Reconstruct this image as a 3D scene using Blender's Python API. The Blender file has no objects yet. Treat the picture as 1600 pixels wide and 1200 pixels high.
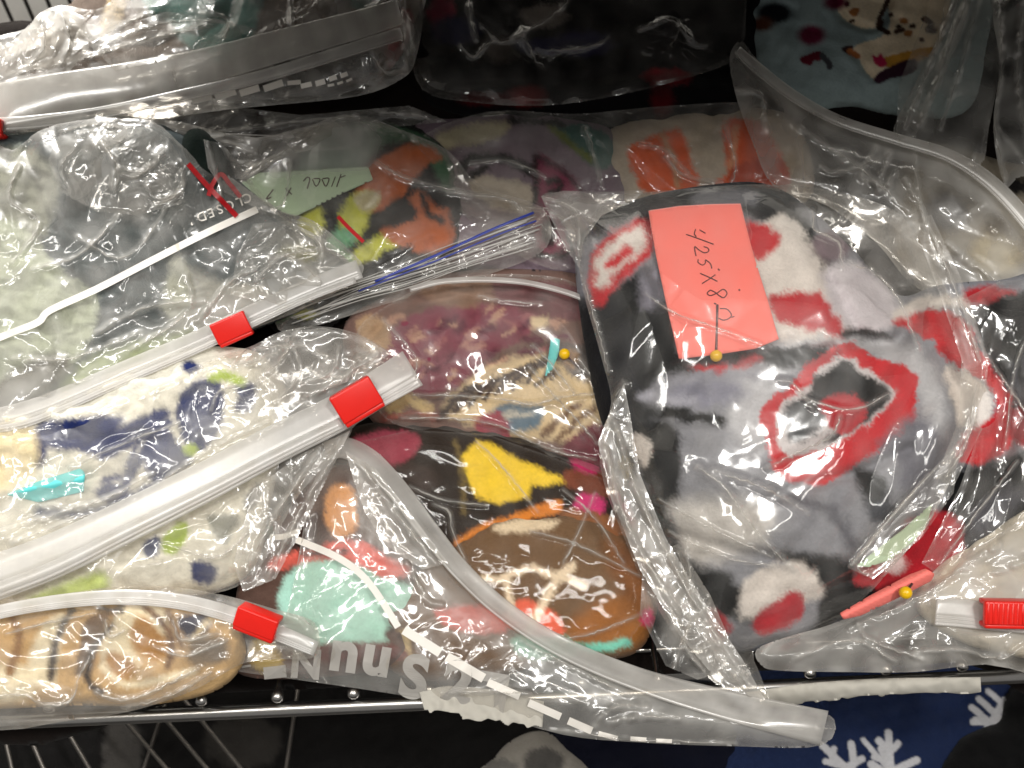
import bpy, bmesh, math, random
import numpy as np
from mathutils import Vector, Matrix

sc = bpy.context.scene
col = sc.collection
# ------------------------------------------------------------------ camera
HFOV = math.radians(55); DIST = 0.36
PITCH = math.radians(50); ROLL = math.radians(2.6)
T = np.array([0.0, 0.10, 0.06])                       # middle of the pile
fwd = np.array([0, math.cos(PITCH), -math.sin(PITCH)])
rt0 = np.array([1.0, 0, 0]); up0 = np.cross(rt0, fwd)
rt = rt0*math.cos(ROLL) + up0*math.sin(ROLL) * -1
up = np.cross(rt, fwd)
CAM = T - fwd*DIST
F = 800/math.tan(HFOV/2)
cam_d = bpy.data.cameras.new('camera'); cam = bpy.data.objects.new('camera', cam_d); col.objects.link(cam)
cam_d.sensor_fit = 'HORIZONTAL'; cam_d.angle = HFOV; cam_d.clip_start = 0.01; cam_d.clip_end = 100
cam.matrix_world = Matrix(((rt[0], up[0], -fwd[0], CAM[0]), (rt[1], up[1], -fwd[1], CAM[1]), (rt[2], up[2], -fwd[2], CAM[2]), (0, 0, 0, 1)))
sc.camera = cam
cam_d.dof.use_dof = True; cam_d.dof.focus_distance = .335; cam_d.dof.aperture_fstop = 15
sc.render.resolution_x = 1024; sc.render.resolution_y = 768
# ------------------------------------------------------------------ light
w = bpy.data.worlds.new('World'); sc.world = w; w.use_nodes = True
w.node_tree.nodes['Background'].inputs[0].default_value = (1.0, 0.97, 0.93, 1)
w.node_tree.nodes['Background'].inputs[1].default_value = 0.21
def tube_light(name, loc, target, sx, sy, watts, colr=(1.0, 0.975, 0.93)):
    d = bpy.data.lights.new(name, 'AREA'); d.shape = 'RECTANGLE'; d.size = sx; d.size_y = sy
    d.energy = watts; d.color = colr
    o = bpy.data.objects.new(name, d); col.objects.link(o); o.location = loc
    o.rotation_euler = (Vector(target)-Vector(loc)).to_track_quat('-Z', 'Y').to_euler()
    return o
TT = tuple(T)
tube_light('ceiling_tube', (-0.25, -0.42, 1.35), TT, 1.0, 0.07, 8.0)
tube_light('ceiling_tube', (0.55, -0.75, 1.35), TT, 1.0, 0.07, 3.0)
tube_light('ceiling_lamp', (0.42, -0.32, 1.28), TT, 0.13, 0.13, 8.0)
tube_light('ceiling_tube', (-0.95, -0.30, 1.20), TT, 0.07, 0.9, 4.0)
sc.view_settings.view_transform = 'Standard'; sc.view_settings.look = 'None'
sc.view_settings.exposure = 0.0; sc.view_settings.gamma = 1.0
sc.render.engine = 'CYCLES'
cy = sc.cycles
cy.use_denoising = True; cy.max_bounces = 10; cy.transparent_max_bounces = 32
cy.diffuse_bounces = 3; cy.glossy_bounces = 3; cy.transmission_bounces = 4
cy.sample_clamp_indirect = 3; cy.sample_clamp_direct = 30; cy.caustics_reflective = False; cy.caustics_refractive = False
# ------------------------------------------------------------------ places
TILT = math.radians(25)                                # slope of the piled bags
NRM = np.array([0, -math.sin(TILT), math.cos(TILT)])
U = DIST/F                                             # one unit of length used below (about a quarter millimetre)
def ray(x, y):
    x = np.asarray(x, float); y = np.asarray(y, float)
    return fwd + ((x-800)/F)[..., None]*rt - ((y-600)/F)[..., None]*up
def P(x, y, h):                                        # point of the pile, h units above its slope
    d = ray(x, y); h = np.asarray(h, float)
    t = (np.dot(T-CAM, NRM) + h*U)/(d@NRM)
    return CAM + t[..., None]*d
def Q(x, y, z):                                        # point on a level at height z
    d = ray(x, y); t = (z-CAM[2])/d[..., 2]
    return CAM + t[..., None]*d
# ------------------------------------------------------------------ numpy helpers
def snoise(x, y, scale, seed, n=9):
    r = np.random.RandomState(seed); out = np.zeros_like(x)
    for i in range(n):
        a = r.rand()*2*np.pi; k = 2*np.pi/scale*(0.6+0.8*r.rand())
        out += np.sin(k*(np.cos(a)*x+np.sin(a)*y)+r.rand()*7)
    return out/math.sqrt(n)*0.9
def crumple(x, y, scale, seed, n=5, ang=None, spread=1.0):
    r = np.random.RandomState(seed+77); out = np.zeros_like(x)
    wx = x+0.35*scale*snoise(x, y, scale*2.3, seed+1); wy = y+0.35*scale*snoise(x, y, scale*2.1, seed+2)
    for i in range(n):
        a = r.rand()*np.pi if ang is None else ang+spread*(r.rand()-.5)
        k = (0.55+0.9*r.rand())/scale
        t = k*(np.cos(a)*wx+np.sin(a)*wy)+r.rand()*3
        m = np.clip(0.5+0.8*snoise(x, y, scale*2.6, seed+10+i), 0, 1.3)
        out += m*np.abs(2*(t-np.floor(t+.5)))
    return out/math.sqrt(n)
def smooth_line(pts, k=6, closed=False):
    p = np.asarray(pts, float); n = len(p)
    if n < 3 and not closed:
        return np.stack([p[0]+(p[-1]-p[0])*t for t in np.linspace(0, 1, k+1)])
    q = []
    rng = range(n) if closed else range(n-1)
    for i in rng:
        p0 = p[(i-1) % n] if closed or i > 0 else 2*p[0]-p[1]
        p1 = p[i]; p2 = p[(i+1) % n]
        p3 = p[(i+2) % n] if closed or i+2 < n else 2*p[-1]-p[-2]
        for t in np.arange(k)/k:
            q.append(0.5*((2*p1)+(p2-p0)*t+(2*p0-5*p1+4*p2-p3)*t*t+(3*p1-p0-3*p2+p3)*t**3))
    if not closed: q.append(p[-1])
    return np.array(q)
def seg_dist(pts, X, closed):
    A = pts; B = np.roll(pts, -1, 0) if closed else None
    if not closed: A, B = pts[:-1], pts[1:]
    best = np.full(len(X), 1e18); cp = np.zeros_like(X)
    for a, b in zip(A, B):
        ab = b-a; L = ab@ab+1e-12
        t = np.clip(((X-a)@ab)/L, 0, 1)
        c = a+t[:, None]*ab; d = ((X-c)**2).sum(1)
        m = d < best; best[m] = d[m]; cp[m] = c[m]
    return np.sqrt(best), cp
def inside(pts, X):
    ins = np.zeros(len(X), bool); B = np.roll(pts, -1, 0)
    for a, b in zip(pts, B):
        c = ((a[1] > X[:, 1]) != (b[1] > X[:, 1]))
        if abs(b[1]-a[1]) < 1e-9: continue
        xi = (b[0]-a[0])*(X[:, 1]-a[1])/(b[1]-a[1])+a[0]
        ins ^= c & (X[:, 0] < xi)
    return ins
def polysd(pts, X):
    d, cp = seg_dist(pts, X, True); ins = inside(pts, X)
    return np.where(ins, -d, d), cp
def lin(c):
    c = np.array(c[:3], float)/255
    return np.where(c <= .04045, c/12.92, ((c+.055)/1.055)**2.4)
def sstep(a, b, x):
    t = np.clip((x-a)/(b-a), 0, 1); return t*t*(3-2*t)
# ------------------------------------------------------------------ objects
def tag(o, label=None, cat=None, group=None, kind=None):
    if label: o['label'] = label
    if cat: o['category'] = cat
    if group: o['group'] = group
    if kind: o['kind'] = kind
    return o
def thing(name, label, cat, loc, group=None):
    o = bpy.data.objects.new(name, None); col.objects.link(o); o.location = tuple(loc); o.empty_display_size = .01
    return tag(o, label, cat, group)
def link_mesh(name, V, faces, mat, parent=None, attrs=None, smooth=True, origin=None):
    """V (n,3) world points; faces an int array (m,4) or a list"""
    if parent is not None: origin = np.array(world_loc(parent))
    elif origin is None: origin = np.zeros(3)
    me = bpy.data.meshes.new(name)
    Vl = np.asarray(V, float)-origin
    if isinstance(faces, np.ndarray):
        k = faces.shape[1]
        me.vertices.add(len(Vl)); me.vertices.foreach_set('co', Vl.astype(np.float32).ravel())
        me.loops.add(faces.size); me.loops.foreach_set('vertex_index', faces.astype(np.int32).ravel())
        me.polygons.add(len(faces)); me.polygons.foreach_set('loop_start', np.arange(0, faces.size, k, dtype=np.int32))
        me.update(calc_edges=True)
    else:
        me.from_pydata(Vl.tolist(), [], faces); me.update()
    me.polygons.foreach_set('use_smooth', np.full(len(me.polygons), smooth))
    for nm, arr in (attrs or {}).items():
        arr = np.asarray(arr, np.float32)
        if arr.ndim == 1:
            a = me.attributes.new(nm, 'FLOAT', 'POINT'); a.data.foreach_set('value', arr)
        else:
            a = me.attributes.new(nm, 'FLOAT_COLOR', 'POINT')
            a.data.foreach_set('color', np.concatenate([arr, np.ones((len(arr), 1), np.float32)], 1).ravel())
    me.materials.append(mat); me.validate()
    o = bpy.data.objects.new(name, me); col.objects.link(o)
    if parent is not None: o.parent = parent
    else: o.location = tuple(origin)
    return o
def world_loc(o):
    v = np.zeros(3)
    while o is not None: v = v+np.array(o.location); o = o.parent
    return v
def grid(outline, s):
    x0, y0 = outline.min(0)-s; x1, y1 = outline.max(0)+s
    xs = np.arange(x0, x1+s, s); ys = np.arange(y0, y1+s, s)
    X, Y = np.meshgrid(xs, ys); pts = np.stack([X.ravel(), Y.ravel()], 1)
    sd, cp = polysd(outline, pts)
    ny, nx = X.shape; idx = np.arange(nx*ny).reshape(ny, nx)
    q = np.stack([idx[:-1, :-1], idx[1:, :-1], idx[1:, 1:], idx[:-1, 1:]], -1).reshape(-1, 4)
    ok = (sd[q] < 0.62*s).all(1); q = q[ok]
    near = np.abs(sd) < 0.62*s; pts[near] = cp[near]; sd[near] = 0
    used = np.unique(q); remap = np.full(nx*ny, -1); remap[used] = np.arange(len(used))
    return pts[used], np.minimum(sd[used], 0), remap[q]
def body(name, outline, s, htop, hbot, mat, parent=None, attrs=None, origin=None, place=P, bs=None):
    """closed solid between two height functions f(x, y, d) where d is the distance inside the outline"""
    p, sd, q = grid(outline, s); d = -sd
    x, y = p[:, 0], p[:, 1]
    vt = place(x, y, htop(x, y, d)); n = len(vt)
    vb = place(x, y, np.minimum(hbot(x, y, d), htop(x, y, d)-0.02))
    V = np.concatenate([vt, vb]); Fq = np.concatenate([q, q[:, ::-1]+n])
    e = np.concatenate([q[:, [0, 1]], q[:, [1, 2]], q[:, [2, 3]], q[:, [3, 0]]])    # rim
    key = np.sort(e, 1); key = key[:, 0].astype(np.int64)*n+key[:, 1]
    u, inv, cnt = np.unique(key, return_inverse=True, return_counts=True)
    b = e[cnt[inv] == 1]
    Fq = np.concatenate([Fq, np.stack([b[:, 1], b[:, 0], b[:, 0]+n, b[:, 1]+n], 1)])
    at = {}
    for k, fn in (attrs or {}).items():
        a = fn(x, y, d); at[k] = np.concatenate([a, a])
    return link_mesh(name, V, Fq, mat, parent, at, True, origin)
def frame(pl):
    t = np.gradient(pl, axis=0); t /= np.linalg.norm(t, axis=1)[:, None]+1e-9
    return t, np.stack([-t[:, 1], t[:, 0]], 1)
def band(name, pl, width, hfun, prof, mat, parent=None, attrs=None, thick=1.5, k=8, origin=None, sm=True, place=P):
    """strip along a line: prof = list of (u -1..1, height) ; width a number or one per point"""
    pl = np.asarray(pl, float); n0 = len(pl)
    c = smooth_line(pl, k) if sm else np.concatenate([np.linspace(a, b, k, endpoint=False) for a, b in zip(pl[:-1], pl[1:])]+[pl[-1:]])
    wv = np.interp(np.linspace(0, n0-1, len(c)), np.arange(n0), np.full(n0, width) if np.isscalar(width) else np.asarray(width, float))
    t, nn = frame(c); prof = np.asarray(prof, float); m = len(prof)
    xy = c[:, None, :]+nn[:, None, :]*(prof[None, :, 0, None]*wv[:, None, None]/2)
    x, y = xy[..., 0].ravel(), xy[..., 1].ravel()
    h = hfun(x, y)+np.tile(prof[:, 1], len(c))
    vt = place(x, y, h); vb = place(x, y, h-thick)
    N = len(vt); V = np.concatenate([vt, vb])
    i = np.arange(len(c)-1)[:, None]*m+np.arange(m-1)[None, :]
    i = i.ravel(); q = np.stack([i, i+m, i+m+1, i+1], 1)[:, ::-1]
    # keep normals facing the camera
    a, b_, c_ = vt[q[0, 0]], vt[q[0, 1]], vt[q[0, 2]]
    if np.dot(np.cross(b_-a, c_-a), CAM-a) < 0: q = q[:, ::-1]
    e = []
    for r in range(len(c)-1): e += [[r*m, (r+1)*m], [(r+1)*m+m-1, r*m+m-1]]
    for j in range(m-1): e += [[j+1, j], [(len(c)-1)*m+j, (len(c)-1)*m+j+1]]
    e = np.array(e); side = np.stack([e[:, 0], e[:, 1], e[:, 1]+N, e[:, 0]+N], 1)
    Fq = np.concatenate([q, q[:, ::-1]+N, side])
    at = {}
    for kk, fn in (attrs or {}).items():
        u = np.tile(prof[:, 0], len(c)); a = fn(x, y, u); at[kk] = np.concatenate([a, a])
    return link_mesh(name, V, Fq, mat, parent, at, True, origin)
def tube_mesh(pts, rad, seg=8):
    pts = np.asarray(pts, float); n = len(pts); rad = np.full(n, rad) if np.isscalar(rad) else np.asarray(rad)
    t = np.gradient(pts, axis=0); t /= np.linalg.norm(t, axis=1)[:, None]+1e-12
    ref = np.array([0.13, 0.2, 0.97]); a = np.cross(t, ref); a /= np.linalg.norm(a, axis=1)[:, None]+1e-12
    b = np.cross(t, a); th = np.arange(seg)/seg*2*np.pi
    V = pts[:, None, :]+rad[:, None, None]*(np.cos(th)[None, :, None]*a[:, None, :]+np.sin(th)[None, :, None]*b[:, None, :])
    V = V.reshape(-1, 3); fs = []
    for i in range(n-1):
        for j in range(seg):
            fs.append([i*seg+j, i*seg+(j+1) % seg, (i+1)*seg+(j+1) % seg, (i+1)*seg+j])
    fs.append(list(range(seg))[::-1]); fs.append([(n-1)*seg+j for j in range(seg)])
    return V, fs
def tube(name, pts, rad, mat, parent=None, seg=8, origin=None):
    V, fs = tube_mesh(pts, rad, seg); return link_mesh(name, V, fs, mat, parent, None, True, origin)
def bm_obj(name, bm, mat, parent, smooth=True):
    me = bpy.data.meshes.new(name); bm.to_mesh(me); bm.free(); me.materials.append(mat)
    me.polygons.foreach_set('use_smooth', np.full(len(me.polygons), smooth))
    o = bpy.data.objects.new(name, me); col.objects.link(o); o.parent = parent; return o
def rbox(M, size, bev, ctr=(0, 0, 0), bm=None, seg=2):
    """bevelled box in the frame M (4x4), local size and centre"""
    b2 = bmesh.new(); bmesh.ops.create_cube(b2, size=1)
    for v in b2.verts: v.co = Vector((v.co.x*size[0]+ctr[0], v.co.y*size[1]+ctr[1], v.co.z*size[2]+ctr[2]))
    bmesh.ops.bevel(b2, geom=list(b2.edges), offset=bev, segments=seg, affect='EDGES', profile=.6)
    b2.transform(M)
    if bm is None: return b2
    me = bpy.data.meshes.new('tmp'); b2.to_mesh(me); b2.free(); bm.from_mesh(me); bpy.data.meshes.remove(me); return bm
# ------------------------------------------------------------------ materials
def mat_new(name):
    m = bpy.data.materials.new(name); m.use_nodes = True; nt = m.node_tree; nt.nodes.clear()
    out = nt.nodes.new('ShaderNodeOutputMaterial'); return m, nt, out
def N(nt, typ, **kw):
    n = nt.nodes.new('ShaderNode'+typ)
    for k, v in kw.items():
        if k in n.inputs: n.inputs[k].default_value = v
        else: setattr(n, k, v)
    return n
def math_n(nt, op, a, b=None, clamp=False):
    n = nt.nodes.new('ShaderNodeMath'); n.operation = op; n.use_clamp = clamp
    for i, v in enumerate((a, b)):
        if v is None: continue
        if hasattr(v, 'links'): nt.links.new(v, n.inputs[i])
        else: n.inputs[i].default_value = v
    return n.outputs[0]
def film_mat(name, tint=(1, .985, .96), rough=.085, milk=(.82, .80, .76), bump=.6, gain=1.0, fine=1.0, veil=.36):
    m, nt, out = mat_new(name); L = nt.links.new
    at = N(nt, 'Attribute', attribute_name='haze')
    tc = N(nt, 'TexCoord')
    def ridge(scale, width, mscale, lo):               # thin wandering creases that fade in and out
        n = N(nt, 'TexNoise', Scale=scale*fine, Detail=1.5, Roughness=.5, Distortion=.8); L(tc.outputs['Object'], n.inputs['Vector'])
        d = math_n(nt, 'ABSOLUTE', math_n(nt, 'SUBTRACT', n.outputs['Fac'], .5))
        v = math_n(nt, 'SUBTRACT', 1.0, math_n(nt, 'DIVIDE', d, width), True)
        k = N(nt, 'TexNoise', Scale=mscale, Detail=1.0); L(tc.outputs['Object'], k.inputs['Vector'])
        mr = N(nt, 'MapRange'); mr.inputs['From Min'].default_value = lo; mr.inputs['From Max'].default_value = lo+.16; L(k.outputs['Fac'], mr.inputs['Value'])
        return math_n(nt, 'MULTIPLY', v, mr.outputs[0])
    n1 = N(nt, 'TexNoise', Scale=95.0*fine, Detail=2.0, Roughness=.45, Distortion=.6); L(tc.outputs['Object'], n1.inputs['Vector'])
    hh = math_n(nt, 'ADD', math_n(nt, 'MULTIPLY', n1.outputs['Fac'], .36), math_n(nt, 'MULTIPLY', ridge(60, .045, 34, .55), .34))
    hh = math_n(nt, 'ADD', hh, math_n(nt, 'MULTIPLY', ridge(150, .06, 45, .60), .14))
    bp = N(nt, 'Bump', Strength=bump, Distance=.0022); L(hh, bp.inputs['Height'])
    lw = N(nt, 'LayerWeight', Blend=.5); L(bp.outputs[0], lw.inputs['Normal'])
    fr = math_n(nt, 'ADD', math_n(nt, 'MULTIPLY', math_n(nt, 'POWER', lw.outputs['Facing'], 4.5), .8), .085*gain, True)
    tr = N(nt, 'BsdfTransparent', Color=(*tint, 1))
    di = N(nt, 'BsdfDiffuse', Color=(*milk, 1)); tl = N(nt, 'BsdfTranslucent', Color=(*milk, 1))
    mk = N(nt, 'MixShader', Fac=.35); L(di.outputs[0], mk.inputs[1]); L(tl.outputs[0], mk.inputs[2])
    lw2 = N(nt, 'LayerWeight', Blend=.5)
    hz = math_n(nt, 'ADD', at.outputs['Fac'], math_n(nt, 'MULTIPLY', math_n(nt, 'POWER', lw2.outputs['Facing'], 3.0), .30), True)
    nz = N(nt, 'TexNoise', Scale=55.0, Detail=4.0, Roughness=.6); L(tc.outputs['Object'], nz.inputs['Vector'])
    hz = math_n(nt, 'MULTIPLY', hz, math_n(nt, 'ADD', math_n(nt, 'MULTIPLY', nz.outputs['Fac'], .8), .6), True)
    a = N(nt, 'MixShader'); L(hz, a.inputs[0]); L(tr.outputs[0], a.inputs[1]); L(mk.outputs[0], a.inputs[2])
    gl = N(nt, 'BsdfGlossy', Roughness=rough, Color=(1, 1, 1, 1)); L(bp.outputs[0], gl.inputs['Normal'])
    g2 = N(nt, 'BsdfGlossy', Roughness=.34, Color=(1, 1, 1, 1)); L(bp.outputs[0], g2.inputs['Normal'])
    gm = N(nt, 'MixShader', Fac=veil); L(gl.outputs[0], gm.inputs[1]); L(g2.outputs[0], gm.inputs[2])
    b = N(nt, 'MixShader'); L(fr, b.inputs[0]); L(a.outputs[0], b.inputs[1]); L(gm.outputs[0], b.inputs[2])
    L(b.outputs[0], out.inputs[0]); return m
def fleece_mat(name):
    m, nt, out = mat_new(name); L = nt.links.new
    at = N(nt, 'Attribute', attribute_name='print')
    tc = N(nt, 'TexCoord')
    n1 = N(nt, 'TexNoise', Scale=900.0, Detail=3.0, Roughness=.7); L(tc.outputs['Object'], n1.inputs['Vector'])
    n2 = N(nt, 'TexNoise', Scale=160.0, Detail=4.0, Roughness=.6); L(tc.outputs['Object'], n2.inputs['Vector'])
    k = math_n(nt, 'ADD', math_n(nt, 'MULTIPLY', n2.outputs['Fac'], .30), .66)
    k = math_n(nt, 'ADD', k, math_n(nt, 'MULTIPLY', n1.outputs['Fac'], .38))
    mx = N(nt, 'Mix', data_type='RGBA', blend_type='MULTIPLY'); mx.inputs['Factor'].default_value = 1
    cb = N(nt, 'CombineColor'); [L(k, cb.inputs[i]) for i in range(3)]
    L(at.outputs['Color'], mx.inputs[6]); L(cb.outputs[0], mx.inputs[7])
    hh = math_n(nt, 'ADD', n1.outputs['Fac'], math_n(nt, 'MULTIPLY', n2.outputs['Fac'], 1.2))
    bp = N(nt, 'Bump', Strength=.4, Distance=.0008); L(hh, bp.inputs['Height'])
    pr = N(nt, 'BsdfPrincipled', Roughness=1.0); pr.inputs['Specular IOR Level'].default_value = .1
    pr.inputs['Sheen Weight'].default_value = .05; pr.inputs['Sheen Roughness'].default_value = .5
    L(mx.outputs[2], pr.inputs['Base Color']); L(bp.outputs[0], pr.inputs['Normal']); L(pr.outputs[0], out.inputs[0]); return m
def solid_mat(name, c, rough=.5, metal=0.0, spec=.5, nscale=60.0, namt=.12, bump=0.0, sss=0.0, coat=0.0):
    m, nt, out = mat_new(name); L = nt.links.new; c = lin(c)
    tc = N(nt, 'TexCoord'); n1 = N(nt, 'TexNoise', Scale=nscale, Detail=4.0); L(tc.outputs['Object'], n1.inputs['Vector'])
    mx = N(nt, 'Mix', data_type='RGBA'); mx.inputs[6].default_value = (*(c*(1-namt)), 1); mx.inputs[7].default_value = (*np.minimum(c*(1+namt), 1), 1)
    L(n1.outputs['Fac'], mx.inputs['Factor'])
    pr = N(nt, 'BsdfPrincipled', Roughness=rough, Metallic=metal); pr.inputs['Specular IOR Level'].default_value = spec
    if sss: pr.inputs['Subsurface Weight'].default_value = sss; pr.inputs['Subsurface Radius'].default_value = (.004, .003, .002); pr.inputs['Subsurface Scale'].default_value = .5
    pr.inputs['Coat Weight'].default_value = coat
    L(mx.outputs[2], pr.inputs['Base Color'])
    if bump:
        bp = N(nt, 'Bump', Strength=bump, Distance=.0008); L(n1.outputs['Fac'], bp.inputs['Height']); L(bp.outputs[0], pr.inputs['Normal'])
    L(pr.outputs[0], out.inputs[0]); return m
M_film = film_mat('clear_film')
M_film_soft = film_mat('soft_clear_film', bump=.24, rough=.08, fine=.8, veil=.18, gain=.85)
M_film_clear = film_mat('thin_clear_film', bump=.16, rough=.06, fine=.6, veil=.05, gain=.2)
M_milk = film_mat('milky_film', bump=.22, rough=.16, gain=.8)
M_zip = film_mat('zip_plastic', bump=.04, rough=.22, gain=.7, milk=(.80, .785, .76), fine=.6)
M_fleece = fleece_mat('printed_fleece')
M_red = solid_mat('red_plastic', (232, 34, 24), .32, nscale=300, namt=.05, sss=.15)
M_steel = solid_mat('chromed_steel', (205, 203, 200), .27, 1.0, nscale=200, namt=.08, bump=.04)
M_ink_white = solid_mat('white_ink', (235, 230, 222), .45, nscale=80, namt=.1)
M_ink_grey = solid_mat('pale_grey_ink', (176, 172, 166), .6, nscale=60, namt=.2)
def ink_on_film(name, c, cover):                        # thin print that lets some of the film show through
    m = solid_mat(name, c, .6, nscale=60, namt=.2); nt = m.node_tree; L = nt.links.new
    pr = [n for n in nt.nodes if n.type == 'BSDF_PRINCIPLED'][0]; out = [n for n in nt.nodes if n.type == 'OUTPUT_MATERIAL'][0]
    tc = [n for n in nt.nodes if n.type == 'TEX_COORD'][0]; nz = N(nt, 'TexNoise', Scale=90.0, Detail=3.0); L(tc.outputs['Object'], nz.inputs['Vector'])
    k = math_n(nt, 'MULTIPLY', math_n(nt, 'ADD', math_n(nt, 'MULTIPLY', nz.outputs['Fac'], .9), .55), cover, True)
    tr = N(nt, 'BsdfTransparent'); mx = N(nt, 'MixShader'); L(k, mx.inputs[0]); L(tr.outputs[0], mx.inputs[1]); L(pr.outputs[0], mx.inputs[2]); L(mx.outputs[0], out.inputs[0]); return m
M_ink_grey = ink_on_film('pale_grey_ink', (190, 186, 180), .62)
M_ink_red = solid_mat('red_marker_ink', (170, 12, 22), .35, nscale=120, namt=.2)
M_ink_dark = solid_mat('pencil_ink', (70, 40, 42), .6)
M_ink_blue = solid_mat('blue_plastic', (48, 62, 150), .3)
M_pink = solid_mat('coral_pink_paper', (255, 130, 120), .75, nscale=90, namt=.04, bump=.15)
M_aqua = solid_mat('aqua_paper', (96, 205, 205), .7, nscale=90, namt=.05)
M_green_paper = solid_mat('pale_green_paper', (190, 212, 180), .8, nscale=60, namt=.06, bump=.2)
M_torn = solid_mat('torn_paper', (188, 184, 174), .85, nscale=120, namt=.15, bump=.5)
M_yellow = solid_mat('yellow_bead', (240, 190, 20), .25)
M_pin = solid_mat('dark_pin_steel', (95, 70, 70), .35, .6)
M_wall = solid_mat('white_wall', (240, 236, 228), .7)
M_wire_dim = solid_mat('shaded_wire', (88, 84, 80), .45, .7)  # darker steel: the dimness under the rail is put into its colour
M_dark = solid_mat('dark_wood', (30, 27, 25), .8)
M_floor = solid_mat('grey_floor', (60, 58, 56), .6)
# ------------------------------------------------------------------ fleece bundles
BAGS = 'clear zip bags heaped on the wire shelf'
FLEECE = 'printed fleece remnants inside the bags'
def paint(base, shapes, wob=3.0, seed=1, soft=3.0, fuzz=1.3):
    wob *= .6; fuzz = min(fuzz, wob)
    base = lin(base)
    def fn(x, y, d):
        X = np.stack([x+wob*snoise(x, y, 30, seed+5)+wob*.25*snoise(x, y, 9, seed+6), y+wob*snoise(x, y, 30, seed+7)+wob*.25*snoise(x, y, 9, seed+8)], 1)
        X = X+np.random.RandomState(seed+90).normal(0, fuzz, X.shape)
        C = np.tile(base, (len(x), 1))
        for s in shapes:
            kind, pts, c = s[0], np.asarray(s[1], float), lin(s[2])
            sf = s[4]*1.25 if len(s) > 4 else soft
            if kind == 'poly':
                o = smooth_line(pts, 4, True) if not (len(s) > 3 and s[3] == 'sharp') else pts
                sd, _ = polysd(o, X)
            elif kind == 'line':
                sd = seg_dist(smooth_line(pts, 5) if len(pts) > 2 else pts, X, False)[0]-s[3]/2
            else:                                      # blob: centre, radii
                r = np.asarray(s[3], float); v = (X-pts)/r; q = np.sqrt((v**2).sum(1)); sd = (q-1)*r.mean()
            a = 1-sstep(-sf, sf, sd-1.5); C = C*(1-a[:, None])+c*a[:, None]
        return C
    return fn
def dome(d, r): t = np.clip(d/r, 0, 1); return np.sqrt(np.clip(1-(1-t)**2, 0, 1))
def grown(o, g):
    t = np.roll(o, -1, 0)-np.roll(o, 1, 0); t /= np.linalg.norm(t, axis=1)[:, None]+1e-9
    n = np.stack([t[:, 1], -t[:, 0]], 1)
    ar = np.sum(o[:, 0]*np.roll(o[:, 1], -1)-np.roll(o[:, 0], -1)*o[:, 1])
    return o+n*g*(1 if ar > 0 else -1)
def fleece(name, label, outline, base, shapes, h0, H, r, folds=(), amp=3.0, scale=70, seed=1, s=2.8, deep=40, place=P, wob=3.0, soft=5.5, group=FLEECE, cat='fleece', sm=True, grow=10):
    o = smooth_line(outline, 5, True) if sm else np.asarray(outline, float)
    if grow: o = grown(o, grow)
    fl = [(smooth_line(f[0], 5) if len(f[0]) > 2 else np.asarray(f[0], float), f[1], f[2]) for f in folds]
    def raw(x, y, d):
        h = h0+H*dome(d, r)
        k = np.clip(d/12, 0, 1)
        h = h+k*amp*snoise(x, y, scale, seed)+k*.45*amp*snoise(x, y, scale*.4, seed+3)
        for ln, dep, wd in fl:
            dd = seg_dist(ln, np.stack([x, y], 1), False)[0]
            h = h-k*dep*np.exp(-(dd/wd)**2)
        return h
    bot = lambda x, y, d: h0-deep*dome(d, r)
    c = o.mean(0); org = place(c[0], c[1], h0)
    ob = body(name, o, s, raw, bot, M_fleece, None, {'print': paint(base, shapes, wob, seed, soft)}, org, place)
    tag(ob, label, cat, group)
    def hf(x, y):
        sd, _ = polysd(o, np.stack([x, y], 1)); return np.where(sd < 0, h0+H*dome(np.maximum(-sd, 0), r)+amp*.9, h0-60)   # the taut film ignores the pile's small bumps
    return ob, hf
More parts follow.
